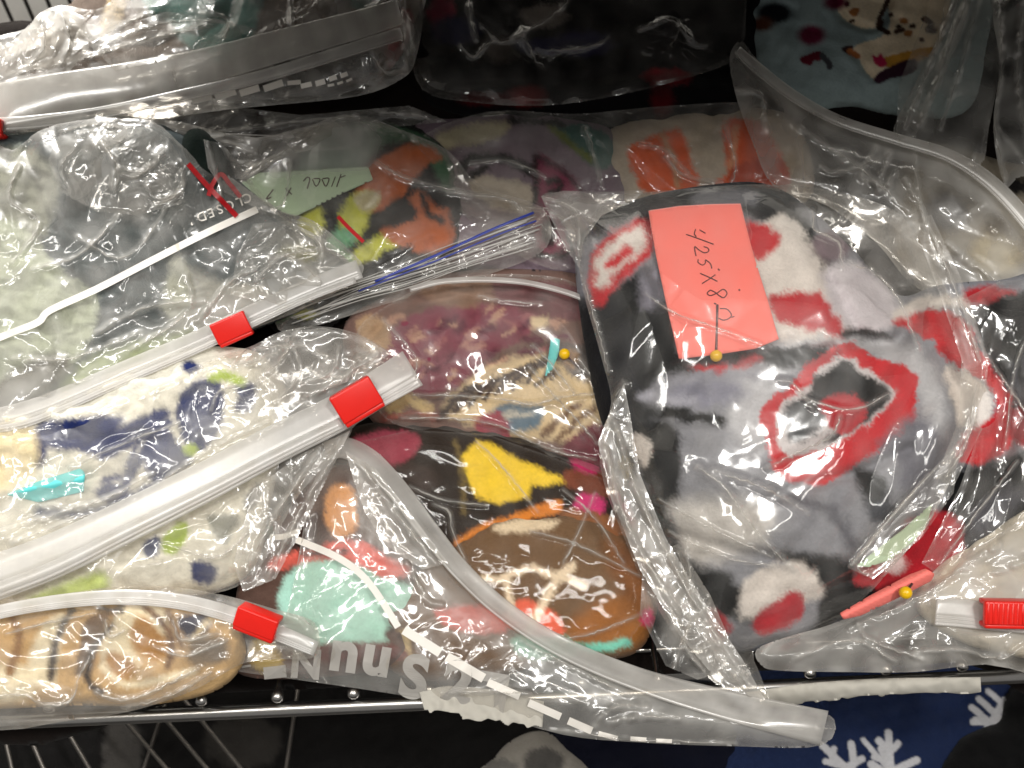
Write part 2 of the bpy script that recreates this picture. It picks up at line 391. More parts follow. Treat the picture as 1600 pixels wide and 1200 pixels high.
# ------------------------------------------------------------------ bags
class Film: pass
def film(parent, outline, h0, H, r, haze=.06, amp=5, scale=80, amp2=1.6, scale2=30, seed=1, creases=(), rim=.13, over=(), mat=None, s=2.6, name='film',
         ang=None, spread=1.0, slope=(0, 0), hazes=(), sm=True, back=True, folds=(), rimw=2.2):
    o = smooth_line(outline, 4, True) if sm else np.asarray(outline, float)
    cx, cyy = o.mean(0)
    cr = [(smooth_line(c[0], 5) if len(c[0]) > 2 else np.asarray(c[0], float), c[1], c[2]) for c in creases]
    def base_d(x, y, d):
        t = np.clip(d/r, 0, 1); h = h0+H*(t*(2-t))+slope[0]*(x-cx)+slope[1]*(y-cyy)
        for f in over: h = np.maximum(h, f(x, y)+5)
        return h
    def base(x, y):
        x = np.asarray(x, float); y = np.asarray(y, float)
        sd, _ = polysd(o, np.stack([x.ravel(), y.ravel()], 1)); return base_d(x.ravel(), y.ravel(), np.maximum(-sd, 0)).reshape(x.shape)
    def full(x, y, d):
        k = np.clip(d/9, .15, 1)
        h = base_d(x, y, d)+k*amp*1.3*(crumple(x, y, scale, seed, 5, ang, spread)-.7)
        m = np.clip(.45+.75*snoise(x, y, scale*1.8, seed+31), 0.05, 1.25)
        h += 1.0*k*amp2*m*(crumple(x, y, scale2, seed+40, 5)-.7)
        X = np.stack([x, y], 1)
        for ln, wd, ht in cr:
            dd = seg_dist(ln, X, False)[0]; h += ht*np.exp(-(dd/wd)**2)*(.75+.5*snoise(x, y, 22, seed+60))
        return h
    hz = [(smooth_line(c[0], 5, True), c[1], c[2]) for c in hazes]
    def hazef(x, y, d):
        a = 1.65*haze*(1+.55*snoise(x, y, 60, seed+9))+rim*np.exp(-(d/rimw))
        X = np.stack([x, y], 1)
        for ln, wd, ht in cr:
            dd = seg_dist(ln, X, False)[0]; a += .22*np.exp(-(dd/wd)**2)
        for pl, v, sf in hz:
            sd, _ = polysd(pl, X); a = a+v*(1-sstep(-sf, sf*.3, sd))
        return np.clip(a, 0, .95)
    p, sd, q = grid(o, s); d = -sd; x, y = p[:, 0], p[:, 1]
    V = P(x, y, full(x, y, d)); A = hazef(x, y, d)
    q = q[:, [0, 1, 2, 3]]
    a, b, c = V[q[0, 0]], V[q[0, 1]], V[q[0, 2]]
    if np.dot(np.cross(b-a, c-a), CAM-a) < 0: q = q[:, ::-1]
    if back:                                           # the rear wall of the bag
        p2, sd2, q2 = grid(o, 12.0); d2 = -sd2
        V2 = P(p2[:, 0], p2[:, 1], h0-4-30*np.clip(d2/r, 0, 1)+slope[0]*(p2[:, 0]-cx)+slope[1]*(p2[:, 1]-cyy)+2*snoise(p2[:, 0], p2[:, 1], 70, seed+4))
        a, b, c = V2[q2[0, 0]], V2[q2[0, 1]], V2[q2[0, 2]]
        if np.dot(np.cross(b-a, c-a), CAM-a) < 0: q2 = q2[:, ::-1]
        q = np.concatenate([q, q2+len(V)]); V = np.concatenate([V, V2]); A = np.concatenate([A, np.full(len(V2), haze*.8)])
    for i, (ln, wd, ht) in enumerate(cr):              # thin pale tube added on each crease to glint as its highlight
        c = smooth_line(ln, 2) if len(ln) > 2 else ln
        c = c+np.stack([1.6*snoise(c[:, 0], c[:, 1], 18, seed+i), 1.6*snoise(c[:, 0], c[:, 1], 18, seed+i+50)], 1)
        sdc, _ = polysd(o, c); c = c[sdc < -1.0]; sdc = sdc[sdc < -1.0]
        if len(c) < 4: continue
        hc = full(c[:, 0], c[:, 1], -sdc)
        rad = U*np.clip(.85+.75*snoise(c[:, 0], c[:, 1], 40, seed+i+9), .25, 1.7)*np.clip(np.minimum(np.arange(len(c)), np.arange(len(c))[::-1])/5, .15, 1)
        tv, tf = tube_mesh(P(c[:, 0], c[:, 1], hc+.6), rad, 6); tf = np.array(tf[:-2])
        q = np.concatenate([q, tf+len(V)]); V = np.concatenate([V, tv]); A = np.concatenate([A, np.full(len(tv), .30)])
    f = Film(); f.base = base; f.o = o
    f.full = lambda x, y: full(np.asarray(x, float), np.asarray(y, float), np.maximum(-polysd(o, np.stack([x, y], 1))[0], 0))
    f.ob = link_mesh(name, V, q, mat or M_film, parent, {'haze': A})
    return f
def bag(label, x, y, h): return thing('zip_bag', label, 'plastic bag', P(x, y, h), BAGS)
ZIP = [(-1, 0), (-.94, .8), (-.5, 1.1), (0, 1.3), (.2, 1.3), (.27, .9), (.33, .9), (.4, 1.5), (.46, 1.5), (.52, 1.0), (.58, 1.0), (.64, 1.6), (.7, 1.6), (.76, 1.0), (.82, 1.0), (.88, 1.5), (.95, 1.2), (1, 0)]
ROLL_STRIP = [(-1, 0), (-.8, 1.2), (-.5, 2.2), (0, 2.6), (.45, 2.2), (.6, 1.2), (.7, 2.2), (.85, 2.4), (1, 0)]
FLAT = [(-1, .0), (-.9, .6), (0, .8), (.9, .6), (1, 0)]
def zip_strip(parent, pl, width, hf, haze=.6, prof=ZIP, mat=None, thick=2.5, name='zip_strip', k=10):
    sd = random.Random(int(pl[0][0]*7+pl[0][1])).randint(1, 999)
    fn = lambda x, y, u: np.clip(haze*(1+.22*snoise(x, y, 45, sd)), 0, .95)
    return band(name, pl, width, hf, prof, mat or M_zip, parent, {'haze': fn}, thick, k)
def slider(parent, quad, h, tilt=22, depth=22, rib=False):
    """red zip slider; quad = near-left, near-right corners are the last two of TL, TR, BR, BL"""
    qd = np.asarray(quad, float); c = qd.mean(0)
    p = [P(a, b, h) for a, b in qd]
    e1 = ((p[1]-p[0])+(p[2]-p[3]))/2; L = np.linalg.norm(e1); e1 = e1/L
    e2 = ((p[0]-p[3])+(p[1]-p[2]))/2; Wd = np.linalg.norm(e2)
    n = np.cross(e1, e2); n /= np.linalg.norm(n); e2 = np.cross(n, e1)
    C = P(c[0], c[1], h)
    R = Matrix.Rotation(math.radians(tilt), 3, Vector(e1))
    a2 = R @ Vector(e2); a3 = R @ Vector(n)
    M = Matrix(((e1[0], a2[0], a3[0], 0), (e1[1], a2[1], a3[1], 0), (e1[2], a2[2], a3[2], 0), (0, 0, 0, 1)))
    M.translation = Vector(C-world_loc(parent))
    D = depth*U
    bm = rbox(M, (L, Wd*.80, D*.45), U*3.2, (0, Wd*.08, 0), seg=3)
    sl = bm_obj('slider', bm, M_red, parent)
    bm = rbox(M, (L*.97, D*.34, D*1.1), U*2.6, (0, -Wd*.36, -D*.42))
    rbox(M, (L*.97, D*.34, D*1.1), U*2.6, (0, Wd*.40, -D*.42), bm)
    o = bm_obj('slider_rail', bm, M_red, sl)
    bm = None
    if rib:
        for i in range(13):
            bm = rbox(M, (L*.03, Wd*.72, D*.05), U*.5, (L*(-.45+.9*i/12), Wd*.08, D*.245), bm, 1) if bm else rbox(M, (L*.03, Wd*.72, D*.05), U*.5, (L*(-.45), Wd*.08, D*.245), None, 1)
        bm_obj('grip_rib', bm, M_red, sl)
    return sl
def ink(parent, strokes, hf, mat, name='writing', eps=1.2, k=5, sm=True):
    """pen strokes as thin raised ribbons joined into one piece of writing"""
    Vs, Fs, n = [], [], 0
    for pts, wd in strokes:
        c = smooth_line(pts, k) if (len(pts) > 2 and sm) else np.concatenate([np.linspace(a, b, 12, endpoint=False) for a, b in zip(np.asarray(pts, float)[:-1], np.asarray(pts, float)[1:])]+[np.asarray(pts, float)[-1:]])
        t, nn = frame(c); l = c+nn*wd/2; r = c-nn*wd/2
        xy = np.stack([l, c, r], 1).reshape(-1, 2); h = hf(xy[:, 0], xy[:, 1])+eps
        V = np.concatenate([P(xy[:, 0], xy[:, 1], h), P(xy[:, 0], xy[:, 1], h-.5)]); m = len(xy)
        for i in range(len(c)-1):
            for j in (0, 1):
                a = i*3+j; f = [a, a+3, a+4, a+1]
                Fs.append([q+n for q in f]); Fs.append([q+n+m for q in f[::-1]])
        Vs.append(V); n += len(V)
    return link_mesh(name, np.concatenate(Vs), Fs, mat, parent)
def lettering(parent, chars, hf, mat, name='printed_text', eps=1.2, mirror=False, bold=.012):
    """chars = list of (char, x, y, height, angle of the baseline in degrees)"""
    bm = bmesh.new(); org = world_loc(parent)
    for ch, x, y, size, ang in chars:
        cu = bpy.data.curves.new('glyph', 'FONT'); cu.body = ch; cu.size = 1.35; cu.extrude = 0; cu.offset = bold
        ob = bpy.data.objects.new('glyph', cu); col.objects.link(ob)
        dg = bpy.context.evaluated_depsgraph_get(); me = bpy.data.meshes.new_from_object(ob.evaluated_get(dg))
        bpy.data.objects.remove(ob); bpy.data.curves.remove(cu)
        if len(me.vertices):
            v = np.array([list(q.co) for q in me.vertices]); v[:, 0] -= (v[:, 0].max()+v[:, 0].min())/2; v[:, 1] -= .48
            if mirror: v[:, 0] *= -1
            a = math.radians(ang); dx, dy = math.cos(a), math.sin(a); ux, uy = dy, -dx
            px = x+size*(v[:, 0]*dx+v[:, 1]*ux); py = y+size*(v[:, 0]*dy+v[:, 1]*uy)
            W = P(px, py, hf(px, py)+eps)-org
            for q, wv in zip(me.vertices, W): q.co = wv
            bm.from_mesh(me)
        bpy.data.meshes.remove(me)
    bmesh.ops.solidify(bm, geom=bm.faces[:], thickness=U*.3)
    return bm_obj(name, bm, mat, parent, False)
def note(name, label, outline, hf, mat, cat='paper note', lift=2.0, thick=1.4, s=4.0, curl=None, group=None):
    o = np.asarray(outline, float); c = o.mean(0); org = P(c[0], c[1], 0)
    cf = curl or (lambda x, y: 0*x)
    top = lambda x, y, d: hf(x, y)+lift+cf(x, y); bot = lambda x, y, d: hf(x, y)+lift+cf(x, y)-thick
    ob = body(name, o, s, top, bot, mat, None, None, org); tag(ob, label, cat, group)
    return ob, (lambda x, y: hf(x, y)+lift+cf(x, y))
def pin(label, head, tip, h0, h1):
    a = P(head[0], head[1], h0); b = P(tip[0], tip[1], h1)
    t = thing('ball_head_pin', label, 'pin', a, 'yellow ball head pins')
    bm = bmesh.new(); bmesh.ops.create_uvsphere(bm, u_segments=20, v_segments=14, radius=8.5*U); bm_obj('pin_head', bm, M_yellow, t)
    tube('pin_shaft', np.stack([a+(b-a)*k for k in np.linspace(.02, 1, 6)]), U*1.7, M_pin, t)
    return t
def fold(parent, outline, h, haze=.14, H=6, amp=6, seed=1, creases=(), mat=None, rim=.07, sm=False, amp2=1.9, over=()):
    H *= .3; haze *= .75; amp *= .8
    """a loose doubled-over lap of bag film"""
    return film(parent, outline, h, H, 20, haze, amp, 60, amp2, 26, seed, creases, rim, over, mat, 2.8, 'film_fold', back=False, sm=sm)
# ================================================================== the shelf
zr = float(P(800, 1092, -18)[2]); yr = float(P(800, 1092, -18)[1])
z_low = zr-0.13
def box_struct(name, lo, hi, mat):
    lo = np.array(lo); hi = np.array(hi); c = (lo+hi)/2
    bm = rbox(Matrix.Identity(4), tuple(hi-lo), .002, seg=1); o = bm_obj(name, bm, mat, None); o.location = tuple(c); return tag(o, kind='structure')
box_struct('floor', (-2.5, -2.5, zr-.60), (2.5, 2.5, zr-.55), M_floor)
box_struct('wall', (-2.5, yr+.75, zr-.55), (2.5, yr+.80, zr+1.6), M_wall)
box_struct('ceiling', (-2.5, -2.5, zr+1.75), (2.5, yr+.75, zr+1.80), M_wall)
box_struct('unseen_upper_shelf', (-.185, yr+.092, zr+.235), (.75, yr+.45, zr+.25), M_dark)  # out-of-view shelf above, sized and placed to shade the back of the pile
tube_light('wall_fill_light', (-.35, yr+.55, zr+.55), (-.3, yr+.75, zr+.05), .1, .1, 12.0)  # unseen light added only to brighten the wall behind the rear wires
sh = thing('wire_shelf', 'chrome wire shelf with a bright front rail and small weld ends, carrying all the bags', 'wire shelf', (0, yr, zr))
tube('front_rail', [(-.5, yr, zr), (.5, yr, zr)], 11*U, M_steel, sh, 16)
tube('inner_rail', [(-.5, yr+.016, zr-.001), (.5, yr+.016, zr-.001)], 4*U, M_steel, sh, 12)
xw = [float(Q(x, y, zr+.003)[0]) for x, y in ((318, 1097), (430, 1092), (546, 1087), (1252, 1053), (1380, 1050), (1500, 1046))]
dx = (xw[5]-xw[0])/10
proto = None
for i in range(-4, 16):
    x = xw[0]+dx*i
    if proto is None:
        yy = [yr+.0005, yr+.0012, yr+.003, yr+.0042, yr+.006, yr+.34]
        V, fs = tube_mesh([(x, a, zr+.0052) for a in yy], np.array([4, 8.5, 9.5, 7.5, 4.5, 4.5])*U, 10)
        proto = link_mesh('shelf_wire', V, fs, M_steel, sh); x00 = x
    else:
        c = proto.copy(); col.objects.link(c); c.parent = sh; c.location = (x-x00, 0, 0)
for k in range(6):                                     # upright wires of the rear panel
    p = Q(18+34*k, 30, zr+.06); yb = yr+.42; t_ = (yb-CAM[1])/(p[1]-CAM[1]); xx = CAM[0]+(p[0]-CAM[0])*t_
    tube('rear_wire', [(xx, yb, zr-.1), (xx, yb, zr+.33)], 5*U, M_wire_dim, sh, 8)
# ---- below the shelf
ls = thing('lower_wire_rack', 'dim slanting wires of the rack under the front rail at the lower left', 'wire rack', Q(200, 1200, z_low))
for a, b in (((0, 1120), (22, 1215)), ((33, 1120), (74, 1215)), ((92, 1120), (148, 1215)), ((190, 1120), (272, 1215)), ((255, 1120), (335, 1215)), ((308, 1118), (388, 1215)), ((252, 1120), (220, 1215)), ((460, 1115), (445, 1215))):
    A, B = Q(*a, z_low+.03), Q(*b, z_low+.03); d = B-A
    tube('wire', [A-d*1.2, A, B, B+d*1.2], 4*U, M_wire_dim, ls, 8)
QL = lambda x, y, h: Q(x, y, z_low+.002) if np.ndim(h) == 0 else low_pt(x, y, h)
def low_pt(x, y, h):
    d = ray(x, y); t = (z_low+np.asarray(h, float)*U-CAM[2])/d[..., 2]; return CAM+t[..., None]*d
LOWG = 'fleece bundles on the rack below'
W_ = (176, 176, 180)
fleece('folded_fleece', 'navy fleece with white snowflakes below the rail at the lower right', [(1180, 1060), (1400, 1040), (1660, 1040), (1680, 1260), (1400, 1290), (1150, 1260)], (24, 35, 64),
    [('line', [(1388, 1145), (1391, 1190), (1396, 1225)], W_, 9), ('line', [(1349, 1156), (1392, 1206)], W_, 5), ('line', [(1373, 1157), (1390, 1172), (1403, 1162)], W_, 8), ('line', [(1366, 1183), (1383, 1187), (1376, 1170)], W_, 7),
     ('line', [(1394, 1205), (1432, 1188)], W_, 9), ('line', [(1400, 1210), (1440, 1215)], W_, 8), ('line', [(1362, 1195), (1385, 1210)], W_, 10),
     ('line', [(1285, 1165), (1318, 1196), (1340, 1215)], W_, 8), ('line', [(1330, 1162), (1333, 1195), (1318, 1215)], W_, 8), ('line', [(1303, 1170), (1300, 1185)], W_, 7), ('line', [(1347, 1186), (1320, 1200)], W_, 8), ('line', [(1290, 1190), (1316, 1196)], W_, 7),
     ('line', [(1518, 1105), (1558, 1138)], W_, 7), ('line', [(1530, 1092), (1562, 1122)], W_, 7), ('line', [(1544, 1080), (1570, 1102)], W_, 6), ('line', [(1570, 1095), (1540, 1145)], W_, 10), ('line', [(1524, 1125), (1548, 1130)], W_, 8), ('line', [(1540, 1145), (1536, 1150)], W_, 9), ('line', [(1520, 1128), (1560, 1128)], W_, 7)],
    20, 30, 120, place=low_pt, wob=.4, soft=1.4, s=2.2, seed=3, group=LOWG)
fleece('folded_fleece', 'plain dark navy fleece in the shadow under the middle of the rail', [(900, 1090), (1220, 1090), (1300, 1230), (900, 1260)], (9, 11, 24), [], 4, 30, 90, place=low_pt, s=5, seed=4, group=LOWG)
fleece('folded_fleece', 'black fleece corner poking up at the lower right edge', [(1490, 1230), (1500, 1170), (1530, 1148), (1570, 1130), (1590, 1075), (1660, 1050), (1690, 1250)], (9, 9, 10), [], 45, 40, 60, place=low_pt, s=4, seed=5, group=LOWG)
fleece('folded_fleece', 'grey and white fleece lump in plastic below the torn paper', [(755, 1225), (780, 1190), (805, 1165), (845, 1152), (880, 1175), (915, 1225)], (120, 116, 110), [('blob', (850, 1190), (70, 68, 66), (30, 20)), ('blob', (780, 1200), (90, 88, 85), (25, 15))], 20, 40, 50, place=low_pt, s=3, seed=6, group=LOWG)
fleece('folded_fleece', 'black backdrop added for the darkness under the left of the rail', [(-60, 1080), (900, 1060), (920, 1260), (-60, 1300)], (14, 13, 13), [('blob', (380, 1160), (40, 38, 36), (60, 40)), ('blob', (190, 1180), (52, 50, 48), (30, 60))], -30, 40, 120, place=low_pt, s=6, seed=7, group=LOWG)  # near-black sheet standing in for the darkness below the rail
# ================================================================== dark filler added so the gaps between bundles read as shade
fleece('dark_filler', 'brownish black filler added under and between the bundles so the gaps read dark', [(-80, 150), (120, 30), (300, 0), (500, 40), (900, -60), (1680, -60), (1700, 1020), (1500, 1034), (1300, 1044), (800, 1062), (500, 1076), (320, 1084), (-80, 1104)], (24, 19, 17),
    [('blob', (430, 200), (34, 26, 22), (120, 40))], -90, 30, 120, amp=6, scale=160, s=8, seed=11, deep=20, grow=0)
# ================================================================== rear row
DK = (16, 15, 17)
dkf, dkh = fleece('folded_fleece', 'black fleece with dim red and navy blotches in the bag at the top centre', [(630, -60), (1000, -70), (1190, -50), (1185, 60), (1165, 170), (1080, 195), (940, 190), (800, 185), (660, 150), (620, 60)], DK,
    [('blob', (822, 150), (120, 14, 20), (26, 14), 9), ('blob', (760, 155), (70, 14, 18), (40, 10), 9), ('blob', (1044, 120), (140, 14, 30), (32, 12), 8), ('blob', (1035, 155), (80, 12, 20), (16, 24), 9), ('blob', (690, 20), (120, 20, 50), (18, 25), 8), ('blob', (712, 48), (26, 26, 62), (34, 22), 10), ('blob', (912, 67), (34, 32, 72), (40, 18), 10),
     ('blob', (850, 25), (130, 122, 116), (34, 18), 6), ('blob', (780, 75), (90, 84, 80), (26, 20), 9), ('blob', (868, 72), (36, 36, 74), (60, 12), 9)], -70, 55, 70, folds=[([(620, 120), (850, 128), (1170, 110)], 22, 16), ([(780, -40), (800, 60), (770, 120)], 8, 12)], amp=6, scale=90, seed=13)
dog = [('poly', [(1315, -20), (1390, -20), (1375, 30), (1368, 42), (1340, 40), (1312, 18)], (244, 226, 196)), ('poly', [(1395, -10), (1480, -20), (1470, 60), (1430, 92), (1385, 115), (1362, 120), (1340, 75), (1375, 60), (1392, 40)], (244, 226, 196)),
    ('line', [(1390, -5), (1372, 38), (1385, 50)], (60, 40, 32), 5), ('line', [(1378, 34), (1376, 44), (1388, 51)], (60, 35, 20), 5), ('poly', [(1340, 72), (1450, 50), (1455, 85), (1400, 105), (1370, 120), (1355, 95)], (244, 226, 196)),
    ('poly', [(1385, 90), (1455, 75), (1440, 92), (1390, 103)], (205, 150, 60)), ('blob', (1323, 6), (60, 40, 30), (3, 3)), ('poly', [(1328, 17), (1341, 14), (1340, 21), (1333, 25)], (170, 110, 60)), ('blob', (1331, 33), (70, 45, 35), (3, 2)),
    ('blob', (1412, 32), (175, 120, 70), (5, 4)), ('blob', (1404, 42), (60, 38, 28), (3, 2.5)), ('blob', (1425, 41), (60, 38, 28), (4, 3)), ('line', [(1400, 50), (1411, 47)], (70, 42, 30), 4), ('blob', (1419, 52), (175, 120, 70), (5, 4)), ('blob', (1440, 62), (70, 45, 35), (3, 2.5)), ('blob', (1392, 23), (70, 45, 35), (2.5, 2.5)),
    ('line', [(1445, 30), (1455, 38), (1450, 47), (1460, 48)], (60, 38, 28), 7), ('poly', [(1364, 88), (1371, 90), (1376, 85), (1381, 92), (1385, 100), (1377, 103), (1369, 100)], (196, 34, 84)), ('poly', [(1367, 122), (1385, 108), (1425, 93), (1433, 100), (1424, 114), (1390, 122), (1374, 130)], (54, 26, 44)),
    ('poly', [(1316, 76), (1331, 72), (1329, 80), (1322, 82)], (60, 40, 40)), ('line', [(1328, 80), (1340, 88)], (190, 120, 70), 6), ('poly', [(1253, 90), (1282, 82), (1281, 94), (1272, 93), (1266, 101), (1256, 98)], (110, 26, 46)), ('line', [(1284, 86), (1294, 98), (1296, 104)], (70, 70, 76), 6), ('blob', (1268, 55), (110, 30, 60), (20, 14), 6), ('blob', (1210, 20), (20, 22, 28), (26, 16), 6), ('blob', (1190, 38), (90, 52, 36), (16, 10), 6), ('blob', (1305, 4), (110, 26, 58), (16, 10), 6)]
fleece('folded_fleece', 'pale blue fleece with cream patches, flowers and purple stripe at the top right', [(1165, -60), (1510, -60), (1530, 90), (1500, 170), (1400, 172), (1330, 160), (1270, 168), (1215, 140), (1180, 90)], (158, 176, 178), dog, -70, 45, 60, folds=[([(1300, -40), (1310, 20), (1370, 45), (1392, 0)], 10, 7), ([(1330, 80), (1365, 125)], 7, 6)], amp=3, seed=17, wob=.8, soft=1.6, s=2.2)
fleece('folded_fleece', 'orange and white blocked fleece behind the red and grey bundle', [(950, 225), (1000, 195), (1080, 182), (1180, 178), (1240, 200), (1260, 300), (1180, 320), (985, 320)], (196, 182, 164),
    [('poly', [(985, 232), (1030, 212), (1062, 205), (1078, 250), (1088, 296), (1012, 300), (992, 270)], (236, 98, 38)), ('line', [(1036, 214), (1052, 250), (1060, 292)], (205, 150, 110), 9), ('poly', [(1132, 195), (1180, 190), (1212, 230), (1225, 300), (1105, 300), (1138, 270)], (230, 92, 36)), ('line', [(1150, 200), (1143, 260)], (235, 170, 130), 6), ('poly', [(1150, 260), (1220, 250), (1225, 300), (1150, 296)], (190, 66, 24))], -55, 35, 40, amp=4, seed=19)
BLK = (20, 18, 18)
fleece('folded_fleece', 'lavender fleece with thick black outlines and magenta wedge in the middle rear', [(650, 215), (720, 195), (800, 185), (900, 195), (960, 220), (980, 290), (940, 400), (900, 430), (780, 420), (690, 380)], (132, 116, 128),
    [('poly', [(690, 205), (790, 190), (780, 215), (730, 225), (690, 230)], (190, 180, 150)), ('poly', [(735, 275), (785, 280), (832, 295), (830, 330), (780, 325), (740, 300)], (196, 184, 168)), ('line', [(722, 262), (735, 250), (765, 246), (800, 252), (838, 272)], BLK, 13), ('line', [(722, 262), (730, 276), (760, 262)], BLK, 8), ('poly', [(838, 247), (862, 252), (892, 275), (908, 300), (886, 302), (842, 315)], (140, 46, 82)), ('line', [(838, 246), (836, 330)], BLK, 6), ('line', [(840, 247), (875, 262), (908, 298)], (60, 20, 40), 5),
     ('line', [(858, 285), (872, 282), (874, 296), (858, 300)], BLK, 7), ('poly', [(836, 330), (850, 322), (868, 335), (886, 370), (890, 395), (850, 402), (838, 370)], (134, 44, 78)), ('blob', (858, 362), (40, 22, 26), (10, 20)), ('line', [(842, 400), (885, 398), (892, 372)], BLK, 7), ('poly', [(868, 195), (940, 205), (968, 240), (940, 262), (905, 240)], (70, 108, 102)), ('line', [(858, 196), (900, 232), (925, 250)], (110, 120, 50), 7), ('line', [(800, 188), (850, 190), (880, 195)], BLK, 8)], -50, 35, 60, folds=[([(700, 330), (800, 345), (840, 400)], 8, 10)], amp=4, seed=23)
# ================================================================== lime bag (press seal with blue lines)
OR = (188, 100, 56); LI = (198, 200, 66); MI = (120, 180, 140)
limf, limh = fleece('folded_fleece', 'black, lime, orange and mint fleece under the pale green note', [(425, 500), (440, 400), (430, 300), (470, 230), (540, 190), (640, 205), (700, 250), (715, 320), (700, 390), (600, 430), (500, 510)], BLK,
    [('poly', [(470, 240), (540, 195), (640, 205), (700, 245), (700, 300), (650, 225), (600, 225), (560, 260), (490, 300)], (70, 108, 80)), ('poly', [(560, 285), (600, 245), (650, 225), (690, 245), (660, 262), (640, 290), (610, 315), (585, 330), (560, 325)], OR), ('poly', [(535, 325), (560, 300), (588, 308), (575, 340), (556, 375), (535, 360)], LI), ('poly', [(555, 305), (590, 300), (585, 322), (570, 330)], (200, 190, 150)), ('poly', [(515, 375), (535, 355), (556, 370), (540, 385), (520, 395)], MI), ('poly', [(474, 330), (500, 324), (505, 350), (490, 372), (472, 360)], LI), ('poly', [(545, 405), (575, 378), (620, 362), (640, 370), (600, 395), (560, 412), (540, 420)], LI), ('poly', [(598, 362), (640, 350), (655, 330), (640, 310), (660, 300), (680, 325), (700, 330), (705, 385), (640, 392)], OR), ('line', [(660, 305), (672, 335), (690, 345)], BLK, 8), ('poly', [(510, 405), (540, 395), (552, 410), (530, 440), (470, 480), (435, 500), (450, 450)], (84, 150, 70)), ('line', [(565, 425), (600, 400), (640, 390)], BLK, 10), ('poly', [(440, 400), (470, 385), (490, 420), (450, 440)], (130, 160, 60)), ('blob', (478, 490), (170, 170, 40), (16, 8))],
    -30, 40, 60, folds=[([(500, 400), (560, 380), (650, 330)], 8, 8)], amp=4, seed=29)
b = bag('clear press-seal bag with blue seal lines over the lime and black fleece', 600, 350, 10)
fC = film(b, [(372, 288), (430, 240), (500, 190), (560, 180), (620, 200), (700, 235), (750, 290), (848, 325), (853, 388), (760, 430), (620, 470), (470, 515), (430, 505), (440, 420)], 10, 18, 60, .07, 6, 90, 2.0, 34, 31,
    creases=[([(375, 290), (420, 250), (455, 232)], 5, 5), ([(590, 255), (640, 280), (720, 300), (735, 305)], 5, 5), ([(700, 300), (790, 310), (815, 330)], 4, 3), ([(455, 253), (448, 300), (436, 325), (410, 312)], 3, 3)], over=[limh], hazes=[([(420, 260), (500, 192), (570, 185), (605, 215), (590, 245), (570, 272), (500, 275), (440, 285)], .40, 24), ([(440, 510), (600, 440), (850, 392), (850, 330), (760, 345), (600, 420), (500, 450)], .12, 14)])
lines = []
rs = random.Random(12)
for i, a in enumerate(np.linspace(0, 1, 13)):
    j = lambda: rs.uniform(-3.5, 3.5)
    l = [(452+6*a+rs.uniform(-4, 40), 478+30*a-8*rs.random()), (560, 437+34*a+j()), (640, 410+38*a+j()), (720, 380+43*a+j()), (848-rs.uniform(0, 30), 338+48*a)]
    lines.append(l)
for i, l in enumerate(lines):
    zip_strip(b, l, 1.2+1.3*rs.random(), lambda x, y: fC.base(x, y)+8, rs.uniform(.25, .6), FLAT, M_zip, .6, 'seal_ridge')
zip_strip(b, [(586, 440), (690, 395), (770, 358), (834, 332)], 4.0, lambda x, y: fC.base(x, y)+9.5, .9, FLAT, M_ink_blue, 1.2, 'blue_seal_line')
zip_strip(b, [(560, 455), (690, 404), (780, 366), (838, 345)], 2.4, lambda x, y: fC.base(x, y)+9.5, .9, FLAT, M_ink_blue, 1.2, 'blue_seal_line')
gn, gnh = note('paper_note', 'pale green handwritten note on the lime and black fleece', [(366, 292), (405, 270), (480, 266), (575, 260), (583, 281), (540, 300), (500, 320), (462, 338), (440, 332)], lambda x, y: np.maximum(limh(x, y), -5)*.3+12, M_green_paper, lift=3)
ink(gn, [([(474, 283), (480, 277), (484, 280), (480, 295)], 2.0), ([(488, 280), (494, 291), (500, 280), (490, 279)], 1.8), ([(503, 280), (509, 291), (514, 279), (504, 279)], 1.8), ([(518, 292), (524, 276)], 1.6), ([(526, 292), (533, 272)], 1.8), ([(530, 278), (540, 274)], 1.6), ([(446, 294), (456, 304)], 1.8), ([(455, 293), (448, 306)], 1.8), ([(427, 296), (416, 311), (424, 308)], 2.0)], gnh, M_ink_dark, 'writing', eps=.8)
# ================================================================== maroon bag in the centre
CRM = (214, 190, 150); MAR = (126, 64, 78)
mb = [('poly', [(590, 545), (625, 505), (680, 480), (760, 470), (840, 490), (830, 520), (760, 560), (720, 600), (650, 615), (600, 590)], MAR)]
rr = random.Random(5)
for i in range(46):
    x = rr.uniform(610, 880); y = rr.uniform(480, 600); a = rr.uniform(-.9, .2); l = rr.uniform(6, 15)
    mb.append(('line', [(x-l*math.cos(a), y-l*math.sin(a)), (x+l*math.cos(a), y+l*math.sin(a))], rr.choice([(168, 120, 110), (180, 140, 120), (96, 42, 58), (150, 92, 96)]), rr.uniform(3, 8), 3))
mb += [('poly', [(690, 640), (740, 590), (800, 560), (870, 560), (930, 600), (945, 660), (880, 690), (800, 680), (740, 665)], CRM)]
for k in range(7):
    mb.append(('line', [(690+22*k, 650-9*k), (715+22*k, 620-9*k), (745+22*k, 605-8*k)], (66, 50, 44), 9-.5*k, 3))
